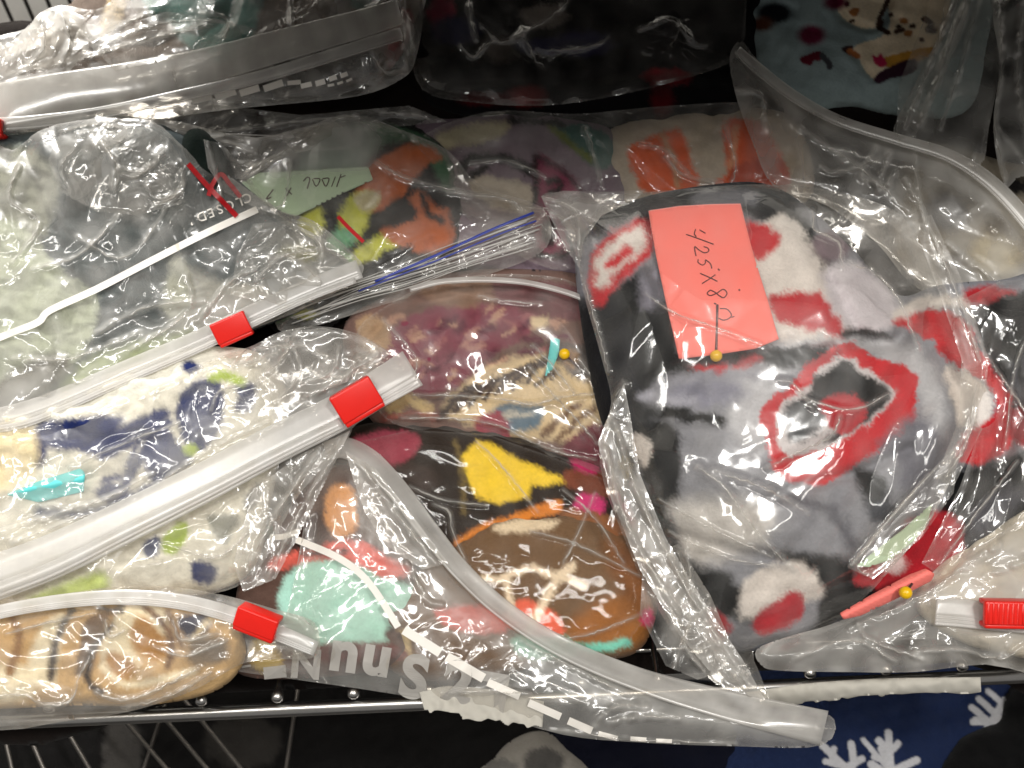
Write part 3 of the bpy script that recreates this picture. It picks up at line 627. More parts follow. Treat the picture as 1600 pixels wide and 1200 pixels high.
mb += [('poly', [(770, 640), (800, 632), (845, 640), (838, 668), (800, 672), (775, 660)], (96, 116, 132)), ('line', [(790, 650), (830, 645)], (196, 190, 176), 5), ('line', [(848, 680), (880, 650), (905, 632)], (110, 80, 56), 8), ('line', [(870, 690), (905, 655), (925, 640)], (110, 80, 56), 7), ('line', [(840, 600), (870, 580)], (80, 66, 60), 8),
     ('poly', [(740, 660), (780, 645), (800, 690), (770, 695)], (150, 54, 70)), ('poly', [(880, 700), (940, 660), (960, 720), (920, 735)], (110, 36, 52)), ('poly', [(870, 545), (935, 540), (950, 580), (900, 590)], (90, 80, 76)), ('blob', (892, 560), (150, 120, 90), (12, 12)), ('poly', [(560, 500), (600, 500), (610, 540), (570, 545)], (170, 140, 110)), ('poly', [(830, 498), (855, 492), (852, 508), (835, 514)], CRM), ('line', [(610, 640), (640, 625), (665, 640)], (206, 180, 130), 14), ('line', [(600, 655), (640, 645), (680, 650)], (150, 90, 80), 6),
     ('poly', [(660, 450), (780, 440), (775, 470), (700, 478)], (140, 110, 92)), ('poly', [(780, 440), (910, 450), (920, 500), (840, 490), (780, 470)], (112, 70, 74))]
marf, marh = fleece('folded_fleece', 'maroon and cream fleece with tan leaf print and dark stripes in the centre', [(545, 520), (600, 475), (700, 438), (800, 430), (920, 445), (960, 520), (975, 640), (960, 730), (880, 715), (780, 690), (640, 670), (580, 640)], (118, 92, 84), mb, -15, 38, 60, folds=[([(690, 650), (730, 600), (800, 555), (870, 545)], 12, 9), ([(560, 545), (640, 480), (760, 465), (900, 480)], 8, 8)], amp=4, seed=37, wob=4)
b = bag('clear bag over the maroon and cream fleece with long bright creases', 780, 560, 30)
film(b, [(555, 530), (600, 480), (690, 440), (800, 428), (905, 445), (950, 520), (965, 640), (955, 740), (890, 725), (780, 690), (650, 672), (590, 640)], 14, 22, 70, .045, 5, 110, 1.4, 40, 41,
    creases=[([(645, 617), (725, 619), (790, 625), (830, 632), (875, 621), (942, 614)], 3.2, 12), ([(627, 653), (725, 655), (781, 666), (830, 690), (875, 707), (931, 719)], 3.2, 12), ([(826, 572), (860, 612), (900, 655), (935, 694)], 3.6, 12), ([(834, 540), (860, 568), (897, 614)], 4, 12), ([(748, 462), (790, 470), (845, 474)], 3, 4), ([(905, 560), (925, 590), (950, 625)], 3.5, 6), ([(915, 640), (950, 668)], 3, 5), ([(600, 500), (650, 560), (640, 600)], 4, 4)], over=[marh], mat=M_film_soft)
zip_strip(b, [(640, 452), (690, 440), (760, 437), (830, 443), (905, 464), (940, 490)], 9, lambda x, y: 0*x+46, .38, FLAT, M_zip, 2, 'film_hem')
sn, snh = note('paper_slip', 'thin aqua slip pinned to the maroon and cream fleece', [(861, 527), (875, 530), (873, 553), (862, 580), (851, 591), (856, 562)], lambda x, y: marh(x, y), M_aqua, 'paper slip', lift=5)
pin('small pin with a yellow head beside the thin aqua slip', (882, 553), (905, 575), 38, 26)
# ================================================================== centre front bag
YEL = (236, 200, 60); CHA = (46, 38, 33); BRN = (112, 86, 62); ORG = (216, 130, 50)
chf, chh = fleece('folded_fleece', 'charcoal fleece with a big yellow beak shape and orange line', [(530, 700), (560, 675), (650, 665), (760, 672), (880, 715), (985, 760), (1010, 830), (950, 880), (850, 850), (740, 900), (640, 870), (560, 800)], CHA,
    [('poly', [(722, 712), (745, 690), (768, 694), (800, 714), (885, 752), (850, 758), (828, 758), (826, 776), (780, 786), (748, 778), (732, 750)], YEL, 'sharp'), ('line', [(712, 690), (722, 740), (724, 800)], (112, 96, 60), 4), ('poly', [(550, 690), (600, 674), (655, 682), (640, 715), (605, 732), (565, 712)], (150, 66, 80)), ('line', [(715, 848), (760, 822), (820, 806), (872, 790)], ORG, 7), ('poly', [(800, 808), (868, 782), (876, 796), (850, 806)], ORG), ('blob', (922, 790), (216, 60, 126), (22, 20)), ('blob', (1000, 792), (206, 54, 116), (22, 30)), ('poly', [(890, 735), (960, 740), (970, 775), (920, 770), (885, 755)], (120, 64, 46)), ('poly', [(895, 715), (930, 715), (935, 735), (905, 735)], (190, 50, 100)), ('blob', (640, 750), (66, 56, 52), (40, 26), 8), ('poly', [(880, 800), (960, 810), (980, 850), (900, 860)], (140, 90, 56))], -5, 30, 50, folds=[([(600, 740), (720, 800), (860, 790), (960, 800)], 7, 9)], amp=3, seed=43, wob=2)
brf, brh = fleece('folded_fleece', 'brown fleece with two cream antler shapes and a mint hem', [(590, 930), (660, 900), (715, 855), (770, 822), (870, 808), (950, 825), (1005, 880), (1018, 940), (1000, 1000), (960, 1020), (880, 1020), (760, 1050), (640, 1050), (580, 1000)], BRN,
    [('poly', [(900, 965), (1010, 920), (1010, 1000), (900, 1010)], (150, 96, 48), None, 12), ('poly', [(950, 840), (1010, 880), (1005, 950), (960, 900)], (136, 88, 52), None, 14), ('poly', [(770, 825), (820, 811), (872, 815), (850, 826), (800, 831)], (226, 206, 176)),
     ('poly', [(800, 945), (830, 940), (868, 962), (880, 990), (850, 992), (815, 985), (790, 970)], (232, 106, 80)), ('poly', [(680, 955), (760, 950), (790, 985), (720, 985)], (214, 90, 76)), ('line', [(756, 904), (785, 904), (800, 897), (822, 888)], (236, 216, 188), 7), ('line', [(790, 903), (797, 935), (799, 962)], (236, 216, 188), 8), ('line', [(836, 888), (862, 898), (885, 905), (912, 914)], (236, 216, 188), 8), ('line', [(895, 884), (872, 905), (850, 940), (826, 984)], (236, 216, 188), 10), ('line', [(868, 1000), (905, 1012), (945, 1012), (978, 1004)], (122, 206, 186), 11), ('blob', (1012, 965), (216, 50, 110), (10, 12)), ('line', [(632, 990), (640, 1028)], (206, 180, 130), 9), ('poly', [(800, 1000), (870, 1000), (900, 1025), (830, 1030)], (140, 200, 180)), ('poly', [(540, 1006), (600, 1008), (640, 1026), (560, 1030)], (120, 60, 52))], 8, 30, 50, folds=[([(720, 900), (760, 1000)], 4, 8)], amp=3, seed=47, wob=2)
mif, mih = fleece('folded_fleece', 'mint and coral fleece seen beside the lowest zip slider', [(385, 905), (420, 850), (465, 790), (500, 745), (560, 740), (610, 800), (640, 880), (640, 970), (620, 1025), (540, 1045), (400, 1050), (360, 1020), (375, 960)], (96, 74, 66),
    [('poly', [(436, 930), (455, 895), (490, 876), (550, 880), (600, 905), (650, 920), (640, 960), (600, 985), (596, 1010), (500, 1012), (450, 980)], (176, 222, 206), None, 5), ('poly', [(424, 878), (480, 858), (560, 846), (600, 870), (640, 890), (600, 902), (550, 876), (490, 874), (430, 890)], (228, 106, 92)), ('line', [(470, 866), (540, 862)], (50, 36, 34), 4), ('poly', [(512, 770), (540, 758), (560, 780), (558, 820), (535, 840), (512, 820)], (226, 160, 98), None, 5), ('poly', [(496, 1008), (600, 1006), (620, 1026), (500, 1030)], (110, 58, 52)), ('poly', [(390, 1010), (420, 1000), (440, 1040), (400, 1045)], (190, 160, 60)), ('poly', [(455, 830), (500, 800), (505, 845), (460, 860)], (70, 52, 48)), ('poly', [(560, 740), (610, 800), (600, 850), (565, 830)], (120, 108, 100))], 18, 26, 50, folds=[([(440, 890), (520, 868), (620, 890)], 7, 8)], amp=3, seed=53, wob=2)
b = bag('clear bag with a wide curved zip hem and white dashed line hanging over the rail', 750, 960, 45)
fM = film(b, [(448, 960), (470, 850), (482, 780), (505, 720), (535, 690), (575, 700), (630, 755), (680, 830), (730, 890), (800, 950), (890, 1005), (1000, 1050), (1130, 1090), (1290, 1112), (1286, 1164), (1150, 1166), (1000, 1160), (880, 1148), (740, 1108), (600, 1082), (450, 1060), (360, 1045), (395, 1022), (430, 1000)], 40, 22, 60, .07, 6, 100, 1.6, 36, 59,
    creases=[([(678, 788), (700, 800), (706, 830), (715, 860), (730, 885)], 6, 6), ([(635, 880), (655, 915), (670, 940), (690, 945)], 4, 4), ([(815, 1000), (870, 1030), (930, 1060), (985, 1085)], 5, 5), ([(477, 760), (470, 845), (450, 925)], 3, 4), ([(690, 1085), (760, 1080), (830, 1085)], 5, 5), ([(928, 1135), (945, 1115), (975, 1102), (1010, 1105)], 5, 7), ([(950, 1130), (1000, 1120), (1060, 1122)], 6, 6), ([(860, 1140), (1000, 1156), (1150, 1162)], 4, 4)], over=[brh, mih],
    hazes=[([(540, 700), (575, 710), (640, 790), (720, 900), (820, 985), (960, 1055), (1120, 1100), (1290, 1120), (1286, 1164), (1000, 1120), (850, 1060), (700, 980), (620, 900), (565, 820)], .22, 20), ([(380, 1040), (600, 1040), (900, 1080), (1286, 1140), (1280, 1164), (900, 1150), (600, 1085)], .14, 14)], slope=(0, 0))
fold(b, [(540, 705), (585, 730), (640, 800), (700, 880), (660, 890), (600, 850), (570, 800), (552, 750)], 78, .18, 6, 7, 225, [([(560, 720), (610, 790), (680, 880)], 4, 6)])
fold(b, [(560, 690), (640, 672), (760, 678), (880, 720), (980, 765), (1016, 850), (1014, 960), (960, 1032), (880, 1010), (790, 955), (720, 893), (670, 830), (620, 765)], 20, .02, 6, 2.5, 243, [([(745, 690), (790, 735), (840, 800)], 3, 6), ([(880, 765), (930, 810), (975, 880)], 3, 7), ([(640, 760), (690, 780), (760, 790)], 3, 5), ([(678, 788), (702, 800), (708, 832), (728, 880)], 4, 9), ([(830, 830), (900, 850), (1000, 900)], 3, 5), ([(930, 770), (900, 840), (880, 880)], 3, 5), ([(880, 1000), (940, 985), (1000, 960)], 3, 5)], M_film_clear, amp2=.5, over=[brh, chh])
mh = lambda x, y: fM.base(x, y)+8
zip_strip(b, [(508, 705), (540, 700), (580, 722), (625, 770), (672, 832), (722, 893), (790, 955), (880, 1012), (1000, 1062), (1130, 1100), (1288, 1138)], [30, 34, 36, 34, 32, 30, 30, 32, 36, 46, 56], mh, .46, ROLL_STRIP, M_zip, 3)
dash = [([(463, 843), (520, 867), (556, 890), (580, 915), (596, 938)], 11), ([(599, 942), (622, 980)], 11), ([(631, 984), (688, 1020)], 15), ([(698, 1026), (756, 1060)], 15), ([(762, 1066), (812, 1088)], 12), ([(826, 1098), (876, 1120)], 12), ([(888, 1126), (925, 1142)], 12), ([(422, 840), (445, 838), (468, 829)], 9), ([(935, 1146), (965, 1154)], 8), ([(985, 1154), (1010, 1156)], 7), ([(1025, 1157), (1050, 1158)], 6)]
mfull = lambda x, y: fM.full(x, y)+.8
ink(b, dash, mfull, M_ink_white, 'printed_dash', eps=1.0, sm=True)
lettering(b, [('I', 385, 1041, 14, 80), ('-', 428, 1036, 80, -6), ('N', 478, 1038, 46, 185), ('u', 536, 1038, 66, 188), ('n', 586, 1044, 66, 190), ('S', 648, 1056, 68, 10), ('2', 716, 1066, 68, 12), ('L', 768, 1088, 70, 190)], mfull, M_ink_grey, 'printed_text', eps=1.0, bold=.055)
# ================================================================== top left bag
taf, tah = fleece('folded_fleece', 'taupe, beige and teal fleece in the top left bag', [(60, 60), (120, 10), (230, -50), (450, -60), (640, -50), (630, 60), (560, 130), (400, 150), (200, 165), (60, 200), (-40, 210), (-40, 120)], (104, 92, 84),
    [('poly', [(232, -50), (400, -50), (392, 60), (350, 95), (310, 90), (270, 40), (230, 15)], (98, 138, 132)), ('poly', [(160, 30), (185, -30), (200, -30), (188, 25), (170, 58), (156, 60)], (206, 184, 148)), ('poly', [(40, 60), (110, 20), (130, 70), (60, 110)], (130, 120, 110)), ('poly', [(200, 120), (320, 80), (300, 130), (220, 150)], (70, 60, 56)), ('poly', [(600, 40), (640, 20), (640, 120), (615, 120)], (130, 26, 30)), ('poly', [(420, 100), (580, 70), (560, 150), (400, 160)], (38, 32, 30)), ('poly', [(540, -20), (600, -20), (570, 30)], (90, 110, 104))], -28, 36, 60, folds=[([(150, 80), (280, 60), (420, 0)], 9, 10)], amp=6, scale=80, seed=61)
b = bag('crumpled bag at the top left with a wide milky zip band and white check marks', 300, 90, 20)
fA = film(b, [(-30, 80), (40, 45), (60, 22), (95, 8), (150, 15), (190, -10), (260, -40), (640, -50), (660, 20), (650, 90), (630, 122), (560, 150), (420, 165), (350, 172), (220, 190), (100, 205), (-30, 240)], 14, 30, 70, .12, 12, 80, 3.2, 30, 67,
    creases=[([(70, 60), (110, 40), (150, 75)], 5, 8), ([(150, 65), (200, 35), (240, 22)], 4, 6), ([(10, 118), (120, 95), (240, 60), (330, 40)], 4, 6), ([(180, 130), (280, 108), (390, 70)], 4, 5), ([(455, 0), (458, 45), (490, 40)], 4, 6), ([(500, 40), (560, 20), (600, 0)], 4, 5), ([(625, 0), (632, 60), (636, 115)], 6, 9), ([(580, 75), (600, 112), (632, 110)], 5, 6), ([(345, 80), (355, 30), (300, 20)], 4, 4)], over=[tah], hazes=[([(-20, 80), (60, 25), (120, 20), (130, 70), (90, 100), (0, 130)], .28, 20), ([(-20, 150), (200, 110), (460, 50), (620, 20), (620, 70), (450, 110), (200, 165), (-20, 200)], .15, 12)])
aH = lambda x, y: fA.base(x, y)+12
zip_strip(b, [(-30, 172), (80, 150), (200, 128), (320, 103), (450, 68), (560, 38), (625, 18)], [72, 70, 62, 56, 50, 44, 40], aH, .42, FLAT, M_milk, 2, 'zip_band')
zip_strip(b, [(-30, 196), (60, 190), (160, 176), (280, 150), (400, 122), (520, 86), (628, 52)], [22, 22, 20, 20, 20, 20, 20], lambda x, y: aH(x, y)+2, .40, ROLL_STRIP, M_zip, 2.5)
slider(b, [(-60, 190), (3, 188), (4, 212), (-60, 216)], 60, 15, 22)
marks = [([(300, 157), (331, 150)], 12), ([(336, 152), (368, 142)], 12), ([(375, 146), (405, 137)], 11), ([(412, 139), (442, 129)], 11), ([(449, 130), (470, 128)], 7), ([(470, 135), (487, 131)], 8), ([(493, 131), (508, 127)], 9), ([(514, 124), (526, 120)], 8), ([(532, 119), (543, 115)], 7), ([(512, 134), (522, 132)], 4), ([(527, 131), (536, 128)], 4), ([(541, 127), (550, 123)], 4)]
ink(b, marks, lambda x, y: fA.full(x, y)+1.5, M_ink_white, 'printed_dash', sm=False)
fold(b, [(-20, 95), (30, 55), (62, 20), (95, 8), (135, 28), (140, 75), (110, 110), (50, 125), (-20, 140)], 52, .26, 8, 14, 211, [([(60, 30), (70, 70), (40, 110)], 4, 8), ([(95, 20), (110, 60), (95, 100)], 4, 8)])
fold(b, [(140, 70), (190, 40), (260, 18), (340, 30), (400, 45), (330, 70), (260, 95), (180, 110)], 58, .12, 6, 10, 213, [([(150, 75), (250, 38), (350, 34)], 3, 7)])
fold(b, [(160, 175), (330, 162), (470, 180), (560, 172), (640, 165), (700, 190), (600, 200), (480, 235), (400, 290), (350, 240), (250, 200)], 6, .11, 6, 12, 235, [([(250, 200), (350, 205), (460, 190), (560, 180)], 4, 7), ([(330, 225), (420, 215), (520, 190)], 4, 7), ([(560, 150), (600, 175), (655, 180), (690, 200)], 5, 7)])
# small crumpled bag just under the band at the far left
b = bag('empty crumpled bag film between the milky band and the CLOSED bag at the left edge', 150, 215, 0)
film(b, [(-30, 240), (60, 215), (150, 190), (170, 165), (200, 180), (280, 190), (400, 215), (520, 190), (560, 230), (460, 240), (380, 280), (330, 260), (250, 230), (100, 260), (-30, 300)], 18, 10, 40, .13, 10, 70, 2.5, 26, 71, creases=[([(0, 235), (60, 215), (130, 200)], 4, 5), ([(165, 168), (180, 185), (175, 200)], 5, 6), ([(240, 195), (330, 215), (400, 240)], 4, 4), ([(300, 220), (380, 208), (470, 215)], 4, 4)], back=True)
# ================================================================== CLOSED bag
tef, teh = fleece('folded_fleece', 'charcoal teal and pale green fleece in the bag printed CLOSED', [(-60, 260), (60, 215), (170, 190), (280, 215), (380, 300), (480, 380), (540, 420), (480, 470), (300, 545), (120, 620), (-60, 680)], (72, 80, 82),
    [('poly', [(-60, 270), (40, 230), (90, 300), (30, 420), (-60, 420)], (150, 152, 140), None, 8), ('poly', [(-60, 400), (20, 345), (90, 420), (150, 465), (130, 550), (40, 620), (-60, 660)], (176, 182, 164), None, 5), ('poly', [(300, 470), (290, 420), (340, 440), (420, 460), (330, 520), (250, 550)], (150, 150, 140), None, 8), ('poly', [(150, 560), (300, 520), (200, 580), (100, 620)], (150, 170, 90), None, 10), ('poly', [(275, 400), (300, 440), (285, 500), (255, 480)], (168, 170, 156), None, 6), ('poly', [(-60, 640), (60, 560), (110, 570), (20, 650)], (110, 108, 100), None, 8), ('blob', (470, 395), (120, 120, 50), (30, 14), 8), ('blob', (430, 420), (60, 70, 70), (30, 20), 8)], 10, 40, 70, folds=[([(60, 280), (120, 420), (150, 500)], 9, 9), ([(180, 250), (280, 330), (420, 450)], 6, 12)], amp=5, seed=73)
ldf, ldh = fleece('fleece_corner', 'small black-green fleece corner poking up beside the red pen mark', [(290, 232), (300, 212), (318, 214), (340, 236), (355, 272), (358, 300), (335, 290), (305, 262)], (18, 28, 24), [], 20, 30, 20, amp=1, seed=75, deep=15)
b = bag('crumpled clear bag printed CLOSED with a red marker scrawl and red slider', 250, 430, 60)
fB = film(b, [(-40, 250), (20, 235), (60, 205), (110, 190), (170, 185), (240, 190), (290, 232), (340, 262), (400, 305), (440, 330), (490, 345), (545, 390), (566, 428), (480, 480), (380, 520), (280, 565), (180, 610), (80, 650), (-40, 690)], 46, 22, 60, .10, 11, 95, 2.4, 34, 79,
    creases=[([(95, 205), (150, 195), (190, 200)], 4, 6), ([(160, 225), (180, 260), (175, 290)], 5, 6), ([(180, 270), (215, 275), (245, 250)], 4, 7), ([(285, 270), (283, 300), (240, 325)], 4, 6), ([(30, 260), (15, 310), (60, 350), (20, 410)], 4, 5), ([(120, 370), (200, 400), (290, 280)], 4, 4), ([(50, 420), (120, 400), (185, 340)], 4, 5), ([(200, 550), (280, 500), (300, 470), (290, 430)], 4, 6), ([(310, 500), (360, 440), (400, 420)], 4, 7), ([(420, 405), (455, 400), (480, 420), (500, 440)], 5, 6), ([(460, 345), (495, 358), (505, 400)], 3.5, 5), ([(150, 520), (230, 480), (320, 470)], 5, 6), ([(20, 560), (110, 560), (220, 520)], 5, 5), ([(330, 225), (345, 310), (310, 340)], 3, 4)],
    over=[teh], hazes=[([(50, 250), (110, 195), (200, 190), (280, 240), (280, 320), (190, 345), (90, 340)], .10, 30), ([(-40, 620), (150, 540), (330, 460), (520, 400), (560, 430), (380, 500), (200, 590), (-40, 680)], .28, 24), ([(330, 225), (420, 320), (560, 420), (480, 450), (380, 380)], .10, 20)])
fold(b, [(95, 205), (150, 182), (205, 184), (262, 215), (292, 262), (284, 318), (215, 336), (150, 330), (95, 300), (75, 250)], 78, .07, 8, 9, 216, [([(160, 225), (185, 260), (178, 300)], 4, 8), ([(185, 262), (225, 268), (255, 240)], 4, 8), ([(230, 290), (245, 310), (285, 300)], 4, 7), ([(120, 210), (180, 200)], 4, 7), ([(110, 300), (95, 260), (120, 230)], 4, 6)])
fold(b, [(318, 218), (350, 225), (390, 280), (440, 338), (400, 325), (350, 300), (325, 262)], 74, .12, 5, 5, 217, [([(325, 222), (345, 300)], 3, 6)])
fold(b, [(395, 350), (450, 345), (505, 372), (545, 400), (480, 440), (400, 470), (360, 460), (370, 400)], 74, .08, 8, 12, 219, [([(400, 440), (440, 400), (500, 390)], 4, 8), ([(460, 350), (500, 380), (500, 420)], 4, 8)])
bH = lambda x, y: fB.full(x, y)+1.0
zip_strip(b, [(-40, 664), (40, 645), (110, 618), (200, 578), (300, 535), (400, 488), (480, 452), (562, 420)], [36, 36, 34, 32, 30, 30, 30, 30], lambda x, y: 0*x+66, .54, ZIP, M_zip, 3)
zip_strip(b, [(-40, 676), (40, 662), (110, 634), (200, 594), (300, 551), (400, 504), (480, 467), (556, 438)], [12, 12, 11, 11, 10, 10, 10, 9], lambda x, y: 0*x+70, .55, ROLL_STRIP, M_zip, 2.5, 'zip_lip')
slider(b, [(327, 509), (380, 486), (398, 522), (345, 546)], 84, 24, 20)
ink(b, [([(-20, 535), (20, 519), (60, 503), (78, 485), (150, 452), (235, 408), (320, 365), (402, 327)], 11)], bH, M_ink_white, 'printed_line', eps=1.5)
a0 = math.atan2(27, -72); A = math.degrees(a0)
word = 'CLOSED'
lettering(b, [(c, 386-14.2*i+(2 if c == 'L' else 0), 310+5.8*i, 15, A) for i, c in enumerate(word)]+[(',', 302, 356, 14, A)], bH, M_ink_white, 'printed_text', eps=1.5)
ink(b, [([(294, 256), (320, 286), (345, 312), (370, 338)], 8), ([(326, 306), (332, 288), (345, 272), (358, 286), (376, 308)], 7)], bH, M_ink_red, 'marker_writing', eps=3.0)
ink(b, [([(528, 338), (545, 356), (568, 378)], 6)], lambda x, y: 0*x+60, M_ink_red, 'marker_stroke', eps=1)
# ================================================================== navy leaf bag
NV = (36, 46, 92); LG = (168, 190, 70)
nvf, nvh = fleece('folded_fleece', 'cream fleece with navy leaf shapes and lime touches at the left', [(-60, 690), (60, 640), (180, 590), (290, 555), (400, 560), (440, 620), (430, 700), (410, 800), (390, 880), (330, 915), (200, 930), (60, 960), (-60, 960)], (226, 222, 208),
    [('poly', [(120, 690), (180, 672), (250, 640), (262, 652), (205, 690), (150, 712)], NV, None, 5), ('line', [(180, 790), (200, 750), (222, 712), (262, 660)], NV, 13), ('poly', [(232, 705), (250, 662), (280, 698), (300, 718), (270, 742), (238, 752)], NV), ('poly', [(276, 640), (300, 600), (342, 596), (348, 640), (338, 680), (310, 705), (288, 690)], NV), ('line', [(60, 800), (150, 800), (240, 760)], (60, 70, 106), 12, 7), ('poly', [(281, 625), (300, 608), (322, 602), (341, 612), (342, 640), (337, 662), (322, 685), (306, 696), (294, 680), (288, 650)], NV), ('poly', [(240, 658), (262, 680), (296, 712), (285, 725), (260, 732), (232, 735), (226, 715), (228, 680)], NV), ('line', [(160, 712), (180, 706), (205, 690), (228, 664)], NV, 9), ('line', [(196, 748), (206, 715), (214, 695), (232, 672)], NV, 7), ('poly', [(368, 604), (385, 598), (398, 606), (396, 630), (385, 643), (368, 640), (374, 625)], NV), ('line', [(332, 590), (350, 586), (378, 597)], LG, 11), ('blob', (297, 703), LG, (9, 8)), ('blob', (298, 573), NV, (13, 9)), ('poly', [(60, 665), (110, 655), (190, 652), (170, 685), (130, 700), (80, 700)], NV, None, 6), ('poly', [(40, 700), (62, 670), (75, 700), (60, 730)], NV, None, 6), ('blob', (175, 770), NV, (24, 14)), ('line', [(165, 752), (185, 745)], NV, 8),
     ('poly', [(255, 845), (270, 825), (290, 818), (292, 835), (275, 862), (258, 862)], LG), ('poly', [(300, 882), (318, 878), (336, 888), (332, 910), (302, 908)], NV), ('poly', [(225, 850), (245, 838), (248, 860), (230, 870)], NV), ('poly', [(325, 810), (372, 806), (360, 835), (346, 846)], (150, 150, 140)), ('poly', [(385, 775), (410, 755), (400, 790), (385, 800)], (140, 138, 130)), ('poly', [(30, 945), (150, 895), (160, 925), (60, 960)], (190, 206, 120), None, 8), ('poly', [(-60, 690), (40, 660), (50, 740), (-60, 780)], (226, 210, 170), None, 8)], 40, 35, 60, folds=[([(130, 740), (260, 745), (380, 700)], 6, 8), ([(180, 880), (300, 830), (400, 740)], 5, 8)], amp=4, seed=83, wob=2)
an, anh = note('paper_note', 'folded aqua paper slip beside the navy leaves at the left edge', [(8, 773), (60, 752), (125, 732), (133, 738), (131, 768), (90, 778), (60, 785), (40, 780)], lambda x, y: np.maximum(nvh(x, y), 40), M_aqua, lift=4, curl=lambda x, y: 10*np.clip(1-np.abs(y-(762-(x-60)*.2))/14, 0, 1))
b = bag('bag of cream and navy leaf fleece with the widest milky zip and a red slider', 330, 720, 85)
fK = film(b, [(-40, 700), (60, 665), (170, 630), (260, 590), (350, 555), (395, 540), (440, 518), (500, 510), (560, 522), (610, 550), (640, 570), (648, 600), (560, 660), (540, 690), (470, 770), (430, 840), (395, 900), (330, 928), (200, 932), (80, 950), (-40, 990)], 72, 24, 60, .055, 9, 90, 2.2, 34, 89,
    creases=[([(330, 640), (345, 610), (390, 600)], 4, 5), ([(395, 545), (470, 540), (520, 560)], 4, 5), ([(370, 570), (410, 560), (450, 540)], 5, 5), ([(590, 555), (560, 560), (540, 590), (480, 620)], 5, 8), ([(280, 660), (200, 690), (110, 730)], 4, 5), ([(240, 760), (330, 700), (420, 660)], 4, 6), ([(60, 790), (140, 790), (240, 740)], 5, 5), ([(20, 850), (120, 810), (260, 770)], 5, 6), ([(260, 850), (340, 870), (400, 820)], 4, 5), ([(210, 885), (250, 880)], 4, 6), ([(410, 830), (460, 760), (520, 700)], 4, 6), ([(0, 830), (100, 800), (190, 770)], 5, 5), ([(470, 510), (440, 560), (400, 600)], 4, 4)],
    over=[nvh], hazes=[([(-40, 780), (200, 690), (420, 590), (600, 540), (648, 580), (500, 700), (300, 800), (-40, 940)], .15, 40), ([(400, 545), (500, 512), (600, 555), (560, 620), (430, 650)], .18, 30), ([(380, 770), (540, 680), (440, 840), (380, 910)], .14, 20)])
zip_strip(b, [(-40, 914), (80, 870), (200, 813), (320, 753), (430, 694), (530, 644), (590, 608), (645, 575)], [72, 70, 66, 62, 60, 58, 58, 62], lambda x, y: fK.base(x, y)*.2+90, .50, ZIP, M_zip, 3)
zip_strip(b, [(-40, 935), (80, 890), (200, 830), (320, 770), (430, 712), (535, 660)], [24, 24, 22, 20, 20, 18], lambda x, y: fK.base(x, y)*.2+94, .5, ROLL_STRIP, M_zip, 2.5, 'zip_lip')
slider(b, [(512, 621), (577, 588), (603, 634), (545, 674)], 122, 24, 24)
fold(b, [(395, 765), (470, 710), (548, 672), (520, 730), (470, 830), (430, 905), (380, 925), (365, 880)], 96, .18, 8, 9, 221, [([(545, 680), (480, 780), (420, 900)], 4, 8), ([(500, 700), (440, 790), (390, 880)], 4, 7)])
fold(b, [(395, 545), (440, 520), (505, 512), (570, 528), (610, 552), (560, 590), (480, 620), (420, 640), (400, 600)], 104, .14, 8, 10, 223, [([(450, 530), (470, 580), (430, 630)], 4, 7), ([(530, 540), (520, 580), (470, 600)], 4, 8), ([(590, 552), (550, 580), (540, 600)], 4, 9)])
# ================================================================== tan bag, bottom left
TAN = (198, 164, 116); CR2 = (236, 222, 190); ST = (72, 62, 56)
tnf, tnh = fleece('folded_fleece', 'tan, cream and brown streaked fleece at the bottom left', [(-60, 975), (40, 955), (150, 942), (260, 938), (320, 955), (365, 985), (372, 1030), (330, 1072), (230, 1092), (120, 1092), (-60, 1088)], TAN,
    [('poly', [(0, 985), (60, 965), (105, 955), (90, 1000), (82, 1062), (50, 1075), (0, 1040)], (206, 166, 108), None, 6), ('poly', [(60, 990), (100, 960), (88, 1030), (82, 1072), (45, 1060)], CR2, None, 6), ('poly', [(0, 1040), (50, 1050), (40, 1090), (-60, 1090), (-60, 1040)], CR2, None, 8), ('line', [(112, 952), (94, 985), (84, 1020), (80, 1062)], ST, 8), ('poly', [(128, 985), (145, 962), (172, 958), (158, 985), (148, 1010), (130, 1050), (118, 1050), (126, 1015)], (112, 90, 70), None, 4), ('line', [(188, 948), (178, 975), (156, 1000), (140, 1030), (138, 1064), (158, 1082)], ST, 9), ('poly', [(190, 952), (250, 948), (262, 985), (240, 990), (215, 960), (200, 1000), (215, 1040), (165, 1050), (160, 1010), (178, 985)], CR2, None, 5), ('poly', [(205, 985), (225, 965), (245, 985), (268, 1015), (240, 1030), (215, 1010)], (176, 128, 66), None, 5), ('poly', [(170, 1020), (210, 1035), (200, 1060), (165, 1055)], (176, 130, 70), None, 5), ('line', [(226, 948), (256, 975), (270, 1010), (262, 1040)], (110, 78, 50), 8), ('line', [(20, 965), (30, 1000), (15, 1050)], (150, 110, 66), 10), ('line', [(160, 1040), (200, 1070), (300, 1050)], CR2, 7), ('poly', [(280, 965), (330, 960), (320, 990), (290, 995)], (64, 64, 80), None, 5), ('line', [(262, 955), (285, 1010)], (130, 100, 70), 6), ('line', [(330, 965), (300, 1000)], (210, 190, 150), 5), ('poly', [(300, 1000), (350, 1000), (350, 1030), (300, 1040)], (120, 106, 90), None, 8), ('line', [(155, 952), (190, 955)], ST, 7)], 62, 34, 45, folds=[([(85, 965), (82, 1060)], 7, 7), ([(180, 960), (140, 1060)], 7, 7), ([(250, 950), (275, 1020)], 6, 7)], amp=3, seed=97, wob=1.5)
b = bag('bag of tan and cream fleece with an arched zip and the lowest red slider', 220, 1010, 100)
